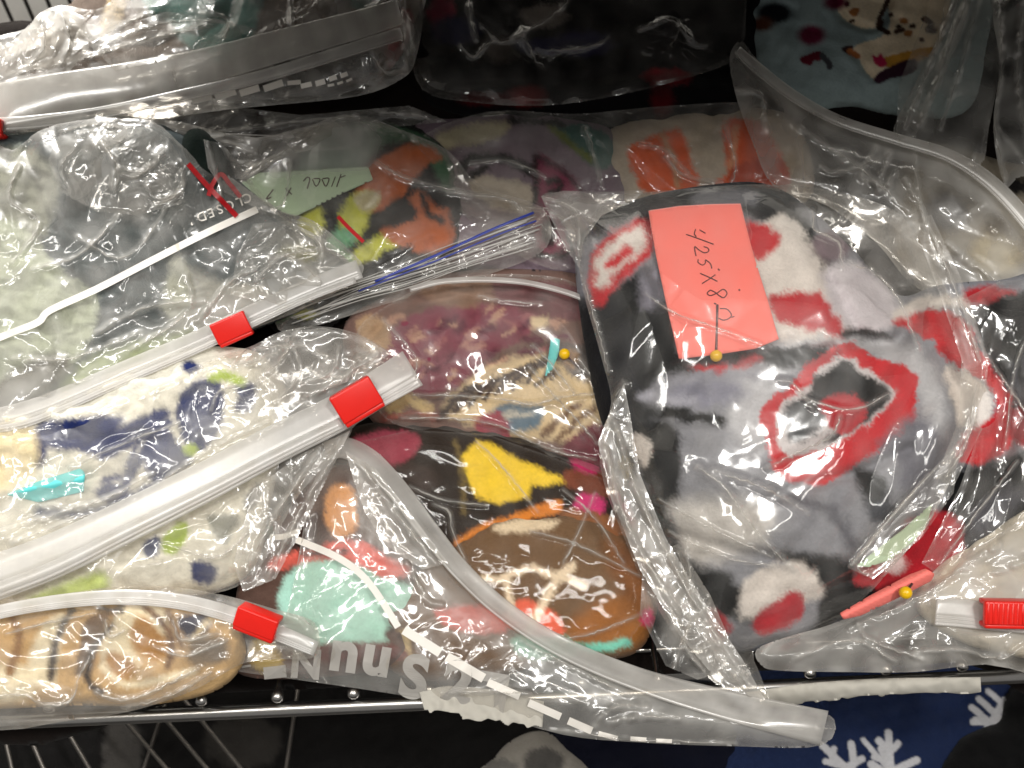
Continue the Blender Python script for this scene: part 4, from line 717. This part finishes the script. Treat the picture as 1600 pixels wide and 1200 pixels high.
fL = film(b, [(-40, 950), (60, 935), (150, 920), (250, 915), (350, 930), (430, 952), (485, 968), (498, 990), (494, 1026), (430, 1030), (385, 1035), (350, 1052), (310, 1075), (260, 1095), (200, 1112), (120, 1124), (-40, 1130)], 84, 22, 50, .06, 6, 80, 2.2, 28, 101,
    creases=[([(10, 990), (80, 972), (150, 958)], 3.5, 6), ([(165, 970), (172, 995), (195, 985)], 4, 6), ([(270, 970), (285, 1000), (340, 990)], 4, 6), ([(240, 1010), (290, 1025), (355, 1000)], 4, 6), ([(0, 1088), (40, 1086), (70, 1102), (110, 1095), (125, 1055), (140, 1030)], 3.5, 6), ([(150, 1082), (175, 1092), (215, 1090), (260, 1070), (310, 1045)], 4, 8), ([(200, 1105), (270, 1085), (330, 1050)], 4, 5), ([(440, 950), (470, 965), (490, 985)], 4, 7)], over=[tnh], hazes=[([(-40, 1080), (150, 1092), (330, 1050), (260, 1095), (100, 1124), (-40, 1128)], .12, 14), ([(360, 935), (490, 970), (494, 1024), (400, 1000)], .28, 14), ([(200, 918), (350, 930), (360, 950), (200, 935)], .2, 10)])
zip_strip(b, [(-40, 965), (40, 948), (120, 937), (200, 933), (280, 940), (350, 957), (420, 983), (494, 1014)], [22, 22, 23, 24, 25, 26, 27, 24], lambda x, y: fL.base(x, y)*.3+86, .66, ZIP, M_zip, 3)
slider(b, [(377, 944), (440, 968), (422, 1010), (358, 984)], 132, 22, 20)
# ================================================================== big red, grey and black bundle
G0 = (140, 141, 148); RD = (196, 40, 48); BK = (15, 16, 18); CW = (222, 214, 208); LV = (186, 186, 191)
rose = [('poly', [(950, 470), (1045, 455), (1060, 560), (1130, 552), (1100, 575), (1035, 590), (1000, 650), (985, 640), (990, 560), (950, 560)], BK, None, 7),
    ('poly', [(905, 500), (935, 470), (1000, 425), (1030, 430), (1050, 530), (1020, 570), (960, 560)], BK, None, 7), ('poly', [(1005, 430), (1040, 420), (1045, 470), (1005, 480)], (130, 128, 140), None, 8),
    ('poly', [(880, 500), (950, 460), (1000, 560), (1000, 660), (1000, 760), (1060, 880), (1120, 980), (1100, 1010), (1020, 920), (940, 740), (900, 600)], (28, 28, 32), None, 12), ('poly', [(900, 380), (930, 330), (1010, 305), (1110, 285), (1210, 280), (1260, 320), (1200, 312), (1100, 312), (1010, 330), (950, 360)], (36, 36, 40), None, 8),
    ('poly', [(925, 405), (950, 370), (1000, 340), (1020, 345), (1016, 395), (968, 440), (940, 475), (925, 465)], RD), ('poly', [(931, 412), (955, 380), (1000, 356), (1006, 385), (962, 425), (936, 452)], CW), ('poly', [(948, 412), (978, 386), (986, 394), (955, 420)], RD),
    ('poly', [(1000, 330), (1100, 300), (1190, 296), (1250, 330), (1340, 470), (1300, 450), (1220, 360), (1120, 330), (1020, 345)], (24, 25, 29), None, 9), ('poly', [(1080, 306), (1130, 296), (1180, 300), (1170, 318), (1100, 322)], (110, 110, 118), None, 7),
    ('poly', [(1165, 380), (1200, 345), (1240, 345), (1300, 440), (1330, 520), (1280, 530), (1220, 530), (1190, 440)], CW, None, 6), ('poly', [(1160, 350), (1190, 353), (1215, 365), (1215, 385), (1180, 402)], RD), ('poly', [(1205, 465), (1270, 458), (1297, 476), (1324, 530), (1300, 522), (1240, 507), (1215, 498)], (186, 44, 52)), ('poly', [(1285, 430), (1340, 410), (1380, 430), (1400, 500), (1330, 520)], (206, 200, 206), None, 8), ('blob', (1300, 385), (120, 104, 112), (28, 22), 8), ('blob', (1370, 400), (40, 42, 52), (22, 26), 8), ('poly', [(1320, 515), (1380, 520), (1390, 535), (1330, 535)], BK, None, 5),
    ('poly', [(1200, 540), (1290, 530), (1330, 530), (1420, 540), (1470, 600), (1470, 680), (1400, 720), (1440, 650), (1420, 590), (1340, 545)], LV, None, 10),
    ('poly', [(1130, 556), (1187, 548), (1290, 542), (1302, 554), (1240, 574), (1180, 566)], BK, None, 5), ('line', [(1086, 572), (1128, 574), (1120, 582)], RD, 9), ('line', [(1150, 570), (1182, 560)], RD, 12), ('line', [(1060, 566), (1150, 562)], (60, 34, 36), 7),
    ('blob', (1175, 640), LV, (36, 60), 20), ('blob', (1100, 610), (134, 134, 150), (60, 24), 14), ('line', [(1005, 620), (1080, 625)], (170, 170, 182), 12, 8),
    ('poly', [(1187, 651), (1208, 621), (1240, 600), (1258, 574), (1285, 553), (1311, 540), (1345, 544), (1362, 560), (1409, 570), (1433, 599), (1425, 640), (1422, 662), (1337, 722), (1285, 754), (1240, 750), (1206, 728), (1200, 690)], RD, None, 2.5), ('poly', [(1214, 660), (1226, 628), (1262, 603), (1292, 570), (1320, 556), (1350, 575), (1385, 600), (1394, 622), (1350, 668), (1300, 695), (1240, 712), (1220, 696)], (206, 200, 202), None, 3), ('poly', [(1270, 592), (1290, 586), (1320, 562), (1345, 586), (1387, 608), (1372, 640), (1330, 632), (1275, 626)], BK, None, 4), ('poly', [(1222, 655), (1240, 628), (1285, 620), (1290, 650), (1270, 680), (1240, 690)], (52, 54, 58), None, 5), ('poly', [(1350, 640), (1380, 628), (1345, 668), (1290, 690), (1310, 670)], (40, 38, 40), None, 4), ('poly', [(1284, 630), (1320, 618), (1344, 624), (1352, 650), (1330, 676), (1305, 672), (1292, 655)], (176, 38, 48), None, 4), ('poly', [(1240, 720), (1330, 690), (1420, 640), (1418, 668), (1340, 722), (1285, 752), (1245, 750)], RD),
    ('poly', [(1335, 735), (1375, 745), (1388, 775), (1365, 798), (1348, 770)], BK, None, 7), ('blob', (1380, 800), (60, 62, 70), (26, 16), 8), ('line', [(1000, 648), (1050, 646), (1122, 658)], BK, 15, 5), ('poly', [(995, 655), (1050, 665), (1062, 710), (1060, 770), (1035, 800), (1010, 760), (985, 690)], BK, None, 7), ('poly', [(988, 680), (1012, 690), (1015, 720), (1000, 725)], CW, None, 5),
    ('poly', [(1045, 800), (1110, 780), (1200, 795), (1190, 850), (1130, 870), (1080, 880)], (196, 192, 188), None, 16), ('poly', [(1000, 770), (1040, 800), (1080, 880), (1140, 900), (1180, 970), (1110, 950), (1040, 870)], BK, None, 8), ('poly', [(1200, 862), (1260, 868), (1325, 878), (1330, 920), (1290, 945), (1265, 900)], BK, None, 7), ('poly', [(1170, 905), (1240, 880), (1268, 890), (1285, 930), (1230, 945), (1160, 965)], CW, None, 7), ('poly', [(1180, 965), (1240, 925), (1256, 938), (1240, 975), (1190, 990)], (182, 46, 56), None, 5), ('poly', [(1108, 955), (1136, 965), (1130, 1000), (1110, 1000)], (176, 40, 50)),
    ('poly', [(1394, 502), (1430, 490), (1469, 484), (1514, 512), (1530, 550), (1560, 587), (1583, 632), (1583, 685), (1542, 724), (1500, 720), (1500, 690), (1525, 662), (1560, 642), (1540, 595), (1484, 565), (1455, 530)], RD, None, 4), ('poly', [(1480, 575), (1530, 598), (1552, 640), (1510, 670), (1490, 630)], CW, None, 5), ('line', [(1400, 492), (1450, 472), (1510, 470)], CW, 14, 5), ('poly', [(1513, 452), (1580, 452), (1588, 474), (1515, 474)], (170, 40, 48)), ('poly', [(1535, 478), (1700, 470), (1700, 720), (1590, 680), (1582, 620), (1545, 560)], (16, 17, 20), None, 5), ('poly', [(1590, 560), (1700, 540), (1700, 640), (1600, 640)], (70, 70, 78), None, 8), ('poly', [(1585, 640), (1700, 660), (1700, 700), (1600, 700)], (150, 34, 42), None, 6), ('poly', [(1480, 740), (1560, 722), (1640, 690), (1640, 800), (1500, 860), (1470, 800)], BK, None, 8),
    ('poly', [(1380, 690), (1440, 650), (1470, 700), (1440, 780), (1410, 760), (1400, 720)], (110, 110, 120), None, 12), ('line', [(1245, 780), (1300, 800), (1330, 850)], (90, 90, 98), 14, 9), ('poly', [(1290, 930), (1350, 900), (1400, 905), (1330, 955), (1280, 975)], BK, None, 7), ('line', [(1030, 600), (1100, 590), (1180, 585)], (150, 150, 160), 12, 9),
    ('poly', [(1420, 815), (1480, 800), (1502, 830), (1492, 880), (1400, 915), (1345, 915), (1340, 890), (1400, 850)], (176, 36, 46), None, 5), ('blob', (1395, 880), (214, 190, 186), (20, 14), 6), ('poly', [(1520, 800), (1580, 760), (1600, 780), (1530, 840)], (70, 70, 78), None, 8)]
bgf, bgh = fleece('rolled_fleece', 'large red, grey and black rose fleece roll with the coral pink note', [(908, 400), (935, 355), (1000, 320), (1100, 300), (1190, 296), (1255, 330), (1320, 390), (1400, 470), (1470, 455), (1560, 448), (1680, 450), (1700, 740), (1600, 800), (1510, 870), (1420, 925), (1330, 960), (1220, 1000), (1120, 1000), (1050, 900), (1000, 800), (960, 690), (930, 580)], G0, rose, 22, 132, 235, folds=[([(1010, 590), (1060, 562), (1130, 556), (1240, 560), (1300, 545)], 26, 12), ([(1330, 530), (1395, 535), (1430, 500)], 26, 14), ([(1420, 700), (1350, 735), (1240, 765), (1180, 800)], 12, 10), ([(1470, 560), (1500, 640), (1470, 740), (1400, 850)], 30, 18), ([(1060, 840), (1180, 870), (1330, 890)], 20, 14), ([(1530, 470), (1590, 600), (1560, 720), (1480, 800)], 26, 14), ([(1000, 420), (1040, 540), (1010, 640)], 16, 14), ([(1000, 640), (1060, 655), (1130, 662)], 12, 9), ([(1240, 340), (1300, 440), (1340, 520)], 14, 12)], amp=6, scale=110, seed=107, wob=4.5, soft=7, s=2.5, deep=60)
PK = [(1013, 329), (1060, 322), (1110, 319), (1157, 318), (1178, 400), (1200, 470), (1217, 530), (1180, 545), (1120, 554), (1061, 561), (1040, 470), (1025, 400)]
_g = grid(np.array(PK, float), 8.0)[0]; _h = bgh(_g[:, 0], _g[:, 1]); _A = np.stack([_g[:, 0], _g[:, 1], np.ones(len(_g)), _g[:, 0]**2/1e3, _g[:, 1]**2/1e3, _g[:, 0]*_g[:, 1]/1e3], 1)
_c = np.linalg.lstsq(_A, _h, rcond=None)[0]; _r = (_h-_A@_c).max()+2
def pk_plane(x, y): return _c[0]*x+_c[1]*y+_c[2]+_c[3]*x*x/1e3+_c[4]*y*y/1e3+_c[5]*x*y/1e3+_r
def pk_over(x, y):
    sd, _ = polysd(np.array(PK, float), np.stack([x, y], 1)); xx = np.clip(x, 1005, 1225); yy = np.clip(y, 310, 570)
    return np.where(sd < 0, pk_plane(xx, yy)+6, pk_plane(xx, yy)+6-1.5*sd)
pk, pkh = note('paper_note', 'coral pink note with 4.25x8.0 in pen, pinned on the rose fleece', [(1013, 329), (1060, 322), (1110, 319), (1157, 318), (1178, 400), (1200, 470), (1217, 530), (1180, 545), (1120, 554), (1061, 561), (1040, 470), (1025, 400)], pk_plane, M_pink, 'paper note', lift=4, curl=lambda x, y: 1.5*snoise(x, y, 120, 3)+9*np.clip((y-500)/60, 0, 1)*np.clip((x-1130)/60, 0, 1))
Z = lambda pts: [(1050+a/5, 340+b/5) for a, b in pts]
ink(pk, [(Z([(110, 130), (210, 165), (325, 208)]), 1.5), (Z([(185, 90), (175, 125), (190, 150)]), 1.5), (Z([(215, 95), (262, 122)]), 1.4), (Z([(248, 226), (280, 238), (286, 262), (252, 274), (208, 250), (180, 226), (178, 250), (188, 300)]), 1.5), (Z([(205, 325), (205, 350), (240, 370), (262, 350), (262, 330), (300, 360), (312, 398)]), 1.5), (Z([(220, 435), (300, 470), (355, 498)]), 1.5), (Z([(340, 445), (290, 480), (235, 515)]), 1.5), (Z([(360, 400), (372, 412)]), 2.0), (Z([(300, 565), (275, 590), (300, 608), (350, 590), (400, 560), (430, 590), (405, 625), (370, 610), (340, 585), (300, 565)]), 1.5), (Z([(330, 668), (345, 676)]), 2.0), (Z([(375, 710), (430, 715), (465, 760), (440, 790), (400, 800), (365, 785)]), 1.5), (Z([(465, 780), (488, 770)]), 1.4), (Z([(522, 560), (530, 570)]), 2.2)], pkh, M_ink_dark, 'writing', eps=1.0)
pin('long pin with a yellow head through the lower edge of the coral pink note', (1119, 556), (1121, 476), float(pk_plane(1119, 556))+9, float(pk_plane(1121, 476))+7)
gl, glh = note('paper_slip', 'pale green leaf-shaped paper slip beside the lower red rose', [(1338, 884), (1370, 858), (1410, 828), (1440, 800), (1458, 786), (1446, 825), (1420, 855), (1390, 875), (1358, 886)], lambda x, y: 0*x+128, M_green_paper, 'paper slip', lift=4, curl=lambda x, y: 4*snoise(x, y, 60, 8))
pk2, _ = note('paper_note', 'folded coral pink note seen edge-on below the rose fleece', [(1312, 958), (1360, 930), (1420, 898), (1446, 888), (1461, 897), (1455, 908), (1400, 936), (1345, 962), (1318, 968)], lambda x, y: 0*x+128, M_pink, 'paper note', lift=4, curl=lambda x, y: 16*np.clip(1-np.abs(y-(925-(x-1390)*.5))/16, 0, 1))
pin('pin with a yellow head on the edge-on pink note', (1415, 926), (1425, 912), 156, 150)
b = bag('large clear bag stretched over the red, grey and black rose fleece', 1220, 640, 90)
zmouth = [(846, 306), (890, 300), (960, 304), (1060, 296), (1180, 288), (1290, 296), (1400, 330), (1440, 390), (1490, 470), (1535, 560), (1525, 650), (1490, 740), (1450, 820), (1400, 880), (1340, 945), (1270, 990), (1180, 1010), (1190, 1060), (1200, 1100), (1120, 1070), (1060, 1000), (1010, 920), (975, 840), (945, 760), (936, 690), (955, 630), (940, 560), (915, 470), (900, 400), (880, 350)]
fI = film(b, zmouth, 34, 152, 188, .03, 4.5, 170, .8, 50, 109,
    creases=[([(1010, 460), (1060, 492), (1120, 512), (1190, 538)], 3, 3), ([(1270, 330), (1275, 360), (1310, 380), (1315, 420)], 3.5, 6), ([(1325, 410), (1370, 430), (1405, 470), (1435, 545)], 3.5, 6), ([(1220, 595), (1240, 600), (1270, 640)], 4, 5), ([(1200, 730), (1250, 705), (1300, 680), (1312, 650)], 5, 9), ([(1090, 730), (1130, 760), (1190, 840), (1240, 890)], 6, 9), ([(1115, 735), (1200, 765), (1260, 800)], 6, 8), ([(1330, 880), (1400, 800), (1450, 740)], 3, 7), ([(1335, 880), (1360, 895), (1440, 845)], 3, 6), ([(1045, 830), (1130, 870), (1210, 885)], 3, 6), ([(1030, 780), (1110, 825), (1205, 870)], 3, 6), ([(1445, 330), (1470, 430), (1530, 560)], 4, 7), ([(1490, 740), (1440, 830), (1380, 900)], 5, 8), ([(940, 690), (980, 790), (1060, 930), (1160, 1060)], 7, 9), ([(975, 600), (955, 640), (945, 700)], 6, 8), ([(990, 750), (1040, 860), (1110, 960)], 6, 7), ([(1070, 840), (1080, 940), (1060, 1040)], 4, 7), ([(1110, 1010), (1150, 1060), (1180, 1100)], 5, 8), ([(905, 420), (930, 500), (950, 580)], 5, 6), ([(1250, 620), (1330, 640), (1400, 610)], 4, 4)],
    over=[bgh, pk_over], hazes=[([(936, 690), (960, 640), (985, 700), (1020, 800), (1080, 900), (1130, 980), (1190, 1080), (1100, 1050), (1010, 920), (950, 780)], .22, 18), ([(846, 306), (900, 300), (960, 310), (930, 350), (915, 400), (880, 350)], .22, 14), ([(1400, 330), (1530, 560), (1520, 660), (1440, 840), (1400, 880), (1480, 700), (1490, 580), (1420, 400)], .08, 14), ([(1010, 880), (1100, 960), (1190, 1090), (1110, 1070), (1050, 990)], .1, 20)], mat=M_film_soft)
fold(b, [(934, 690), (955, 640), (975, 600), (985, 650), (1000, 740), (1040, 840), (1100, 940), (1160, 1030), (1196, 1095), (1130, 1075), (1060, 990), (1000, 890), (955, 780)], 128, .22, 8, 8, 201, [([(960, 660), (1000, 780), (1080, 930), (1170, 1070)], 4, 8), ([(945, 700), (980, 820), (1060, 960)], 4, 6)])
fold(b, [(1425, 345), (1455, 335), (1500, 430), (1545, 560), (1535, 670), (1490, 760), (1462, 748), (1500, 650), (1502, 560), (1465, 450)], 150, .10, 8, 6, 203, [([(1450, 350), (1500, 470), (1530, 560)], 3, 7), ([(1525, 600), (1510, 690), (1475, 750)], 3, 6)])
fold(b, [(1322, 886), (1380, 815), (1450, 740), (1500, 690), (1490, 770), (1440, 840), (1365, 905)], 164, .05, 6, 5, 205, [([(1330, 884), (1400, 800), (1480, 712)], 3, 7)])
fold(b, [(1005, 870), (1060, 850), (1110, 930), (1140, 1000), (1130, 1050), (1090, 1062), (1040, 1040), (1000, 960)], 112, .16, 10, 12, 207, [([(1060, 860), (1080, 950), (1050, 1050)], 4, 9), ([(1110, 940), (1070, 1000), (1100, 1050)], 4, 8), ([(1020, 900), (1090, 980), (1130, 1040)], 4, 8)], M_film)
fold(b, [(845, 306), (880, 298), (960, 300), (1010, 296), (990, 316), (940, 336), (915, 372), (905, 420), (885, 390), (860, 340)], 60, .16, 6, 6, 209, [([(850, 310), (900, 330), (905, 400)], 3, 6)])
fold(b, [(1500, 470), (1560, 440), (1680, 430), (1680, 790), (1560, 840), (1470, 900), (1440, 880), (1500, 760), (1535, 660), (1540, 560)], 150, .06, 10, 6, 241, [([(1545, 560), (1600, 640), (1640, 700)], 3, 6), ([(1640, 480), (1590, 560), (1570, 700)], 3, 6), ([(1590, 720), (1520, 810), (1470, 880)], 3, 7)], M_film_soft, amp2=.7)
# the mouth of a bag standing up behind the bundle
b = bag('open milky bag mouth standing up behind the rose fleece at the right', 1350, 240, 0)
fH = film(b, [(1140, 90), (1158, 64), (1182, 92), (1230, 138), (1300, 180), (1400, 208), (1480, 235), (1545, 275), (1600, 335), (1660, 420), (1660, 520), (1560, 470), (1480, 470), (1420, 440), (1370, 380), (1290, 320), (1210, 292), (1175, 220), (1150, 150)], 0, 12, 50, .14, 6, 130, 1.2, 40, 113,
    creases=[([(1148, 140), (1190, 150), (1195, 205)], 4, 6), ([(1282, 262), (1300, 268), (1340, 262), (1390, 240)], 4, 9), ([(1370, 230), (1345, 275), (1390, 290)], 5, 9), ([(1390, 240), (1370, 300), (1400, 270)], 5, 8), ([(1415, 280), (1440, 330), (1445, 380)], 5, 8), ([(1270, 310), (1275, 330), (1310, 350)], 3.5, 6), ([(1430, 220), (1435, 300), (1460, 400)], 4, 6), ([(1520, 330), (1540, 320)], 5, 6), ([(1480, 380), (1560, 440), (1600, 430)], 6, 8), ([(1250, 200), (1340, 260), (1420, 330)], 5, 5)], hazes=[([(1145, 85), (1230, 140), (1400, 210), (1545, 278), (1640, 400), (1560, 340), (1420, 260), (1250, 190)], .22, 14), ([(1440, 440), (1500, 400), (1620, 420), (1640, 500), (1520, 480)], .2, 20)])
zip_strip(b, [(1152, 78), (1182, 105), (1240, 150), (1310, 188), (1400, 217), (1480, 242), (1545, 282), (1605, 345), (1660, 425)], [14, 18, 18, 17, 18, 20, 24, 26, 26], lambda x, y: 0*x+22, .34, ROLL_STRIP, M_zip, 3, 'bag_hem')
fleece('folded_fleece', 'grey and tan fleece in the dark behind the open bag mouth at the right edge', [(1440, 230), (1560, 260), (1680, 300), (1690, 470), (1560, 470), (1450, 440), (1400, 380), (1410, 280)], (132, 124, 110), [('blob', (1500, 420), (90, 84, 78), (30, 24), 10), ('blob', (1590, 290), (24, 22, 22), (20, 14), 6), ('blob', (1560, 400), (190, 178, 150), (40, 30), 14), ('blob', (1480, 330), (70, 66, 64), (34, 30), 12)], -60, 30, 50, amp=4, seed=117, s=4)
b = bag('tall milky bag film hanging in the top right corner', 1520, 120, -10)
film(b, [(1395, 215), (1430, 130), (1468, 50), (1490, -40), (1580, -40), (1566, 40), (1560, 120), (1545, 200), (1530, 260), (1460, 240)], -20, 3, 40, .16, 12, 90, 2.0, 34, 121, creases=[([(1520, -20), (1480, 80), (1440, 190)], 5, 8), ([(1530, 0), (1500, 110), (1470, 200)], 4, 6)], ang=.3, spread=.5, back=False)
b = bag('grey film of a bag hanging at the right edge of the frame', 1580, 130, -10)
film(b, [(1555, -40), (1680, -40), (1680, 300), (1600, 275), (1570, 290), (1552, 200), (1562, 100), (1552, 30)], -14, 3, 40, .18, 12, 90, 2.0, 34, 127, creases=[([(1562, 0), (1565, 100), (1555, 190), (1570, 280)], 5, 7), ([(1600, 250), (1560, 200)], 4, 5), ([(1600, -20), (1590, 120), (1610, 260)], 5, 6)], ang=.2, spread=.5, back=False)
b = bag('clear bag round the black fleece at the top centre', 900, 60, -10)
film(b, [(645, -50), (800, -60), (1000, -60), (1150, -50), (1165, 30), (1150, 90), (1080, 120), (960, 150), (850, 165), (740, 160), (660, 140), (640, 60)], -20, 20, 70, .035, 12, 100, 2.4, 40, 131, creases=[([(730, -20), (737, 30), (745, 62)], 4, 8), ([(720, 72), (740, 88), (760, 70), (772, 62)], 4, 6), ([(752, 40), (780, 65), (810, 55)], 4, 6), ([(815, 45), (835, 90), (850, 105)], 4, 5), ([(860, 78), (910, 75), (940, 65), (950, 58)], 4, 6), ([(1000, 45), (1040, 30), (1060, 38), (1080, 60)], 4, 7), ([(800, 60), (830, 45), (870, 20), (895, -10)], 4, 5)], over=[dkh])
fold(b, [(1405, 130), (1440, 40), (1470, -40), (1530, -40), (1500, 60), (1462, 150), (1430, 215), (1400, 210)], 6, .14, 4, 8, 231, [([(1500, -20), (1450, 110), (1415, 200)], 4, 7)])
b = bag('thin bag film veiling the lavender and the orange fleece in the shade', 930, 260, -20)
film(b, [(650, 230), (760, 175), (900, 178), (1050, 165), (1200, 165), (1250, 230), (1230, 330), (1000, 330), (930, 400), (860, 420), (740, 350)], -10, 8, 40, .07, 9, 90, 2.2, 36, 233, creases=[([(1040, 245), (1070, 275), (1130, 285)], 4, 6), ([(915, 200), (930, 250), (940, 290)], 4, 7), ([(735, 255), (790, 250), (850, 275)], 4, 5), ([(1000, 225), (1040, 235), (1075, 270)], 4, 5), ([(1135, 200), (1150, 260), (1140, 290)], 4, 6), ([(800, 320), (860, 330), (900, 360)], 4, 6)], back=False)
# ================================================================== beige bag, lower right
bef, beh = fleece('folded_fleece', 'plain beige fleece in the bag at the lower right edge', [(1480, 880), (1560, 830), (1680, 790), (1700, 1010), (1560, 1010), (1480, 980), (1440, 940)], (206, 196, 178), [('blob', (1560, 870), (170, 160, 144), (50, 12), 8)], 60, 34, 50, folds=[([(1500, 900), (1600, 870)], 6, 8)], amp=4, seed=137)
b = bag('milky bag of beige fleece with a ribbed red slider at the right edge', 1420, 980, 90)
fJ = film(b, [(1182, 1015), (1230, 995), (1300, 975), (1390, 935), (1440, 905), (1480, 880), (1560, 835), (1680, 780), (1680, 1042), (1540, 1038), (1430, 1050), (1320, 1050), (1220, 1048), (1190, 1040)], 84, 22, 50, .17, 8, 90, 2.0, 34, 139, creases=[([(1340, 975), (1360, 1000), (1440, 1030)], 4, 6), ([(1430, 1020), (1500, 1015), (1560, 1030), (1600, 1010)], 4, 7), ([(1560, 1030), (1580, 1000)], 3, 6), ([(1190, 1020), (1220, 985), (1228, 975)], 4, 5), ([(1330, 980), (1440, 930), (1560, 850)], 6, 7), ([(1540, 900), (1600, 880)], 5, 7), ([(1240, 1030), (1330, 1000), (1400, 1035)], 4, 5)], over=[beh], hazes=[([(1470, 900), (1680, 800), (1680, 1000), (1480, 980)], .22, 24), ([(1190, 1010), (1400, 940), (1440, 960), (1300, 1040)], .10, 20)], mat=M_film_soft)
zip_strip(b, [(1462, 955), (1500, 958), (1560, 964), (1680, 974)], 44, lambda x, y: fJ.base(x, y)+8, .55, ZIP, M_zip, 3)
slider(b, [(1537, 938), (1640, 938), (1640, 988), (1537, 984)], 134, 16, 20, rib=True)
# ================================================================== torn paper on the rail
def jag(top, bot, n, amp, seed):
    r = random.Random(seed); t = smooth_line(top, n); bt = smooth_line(bot, n)[::-1]
    bt = [(x+r.uniform(-5, 5), y+amp*(r.random()**2.5*1.6-.3)) for i, (x, y) in enumerate(bt)]
    return np.array(list(map(tuple, t))+bt)
TORN = 'torn paper labels stuck to the rail'
note('torn_label', 'frayed grey paper scrap on the rail under the dashed bag', jag([(655, 1082), (700, 1072), (770, 1078), (850, 1096)], [(660, 1104), (690, 1112), (750, 1122), (800, 1130), (850, 1136)], 7, 6, 3), lambda x, y: 0*x+46, M_torn, 'torn paper', lift=2, s=2.5, curl=lambda x, y: 3*snoise(x, y, 30, 4), group=TORN)
note('torn_label', 'long frayed white paper strip stuck along the rail at the right', jag([(1165, 1082), (1260, 1068), (1380, 1060), (1532, 1058)], [(1175, 1106), (1240, 1102), (1280, 1094), (1380, 1086), (1532, 1080)], 9, 3, 5), lambda x, y: 0*x+10-12*((y-1078+(x-1165)*.05)/18)**2, M_torn, 'torn paper', lift=2, s=2.5, curl=lambda x, y: 1.5*snoise(x, y, 26, 6), group=TORN)
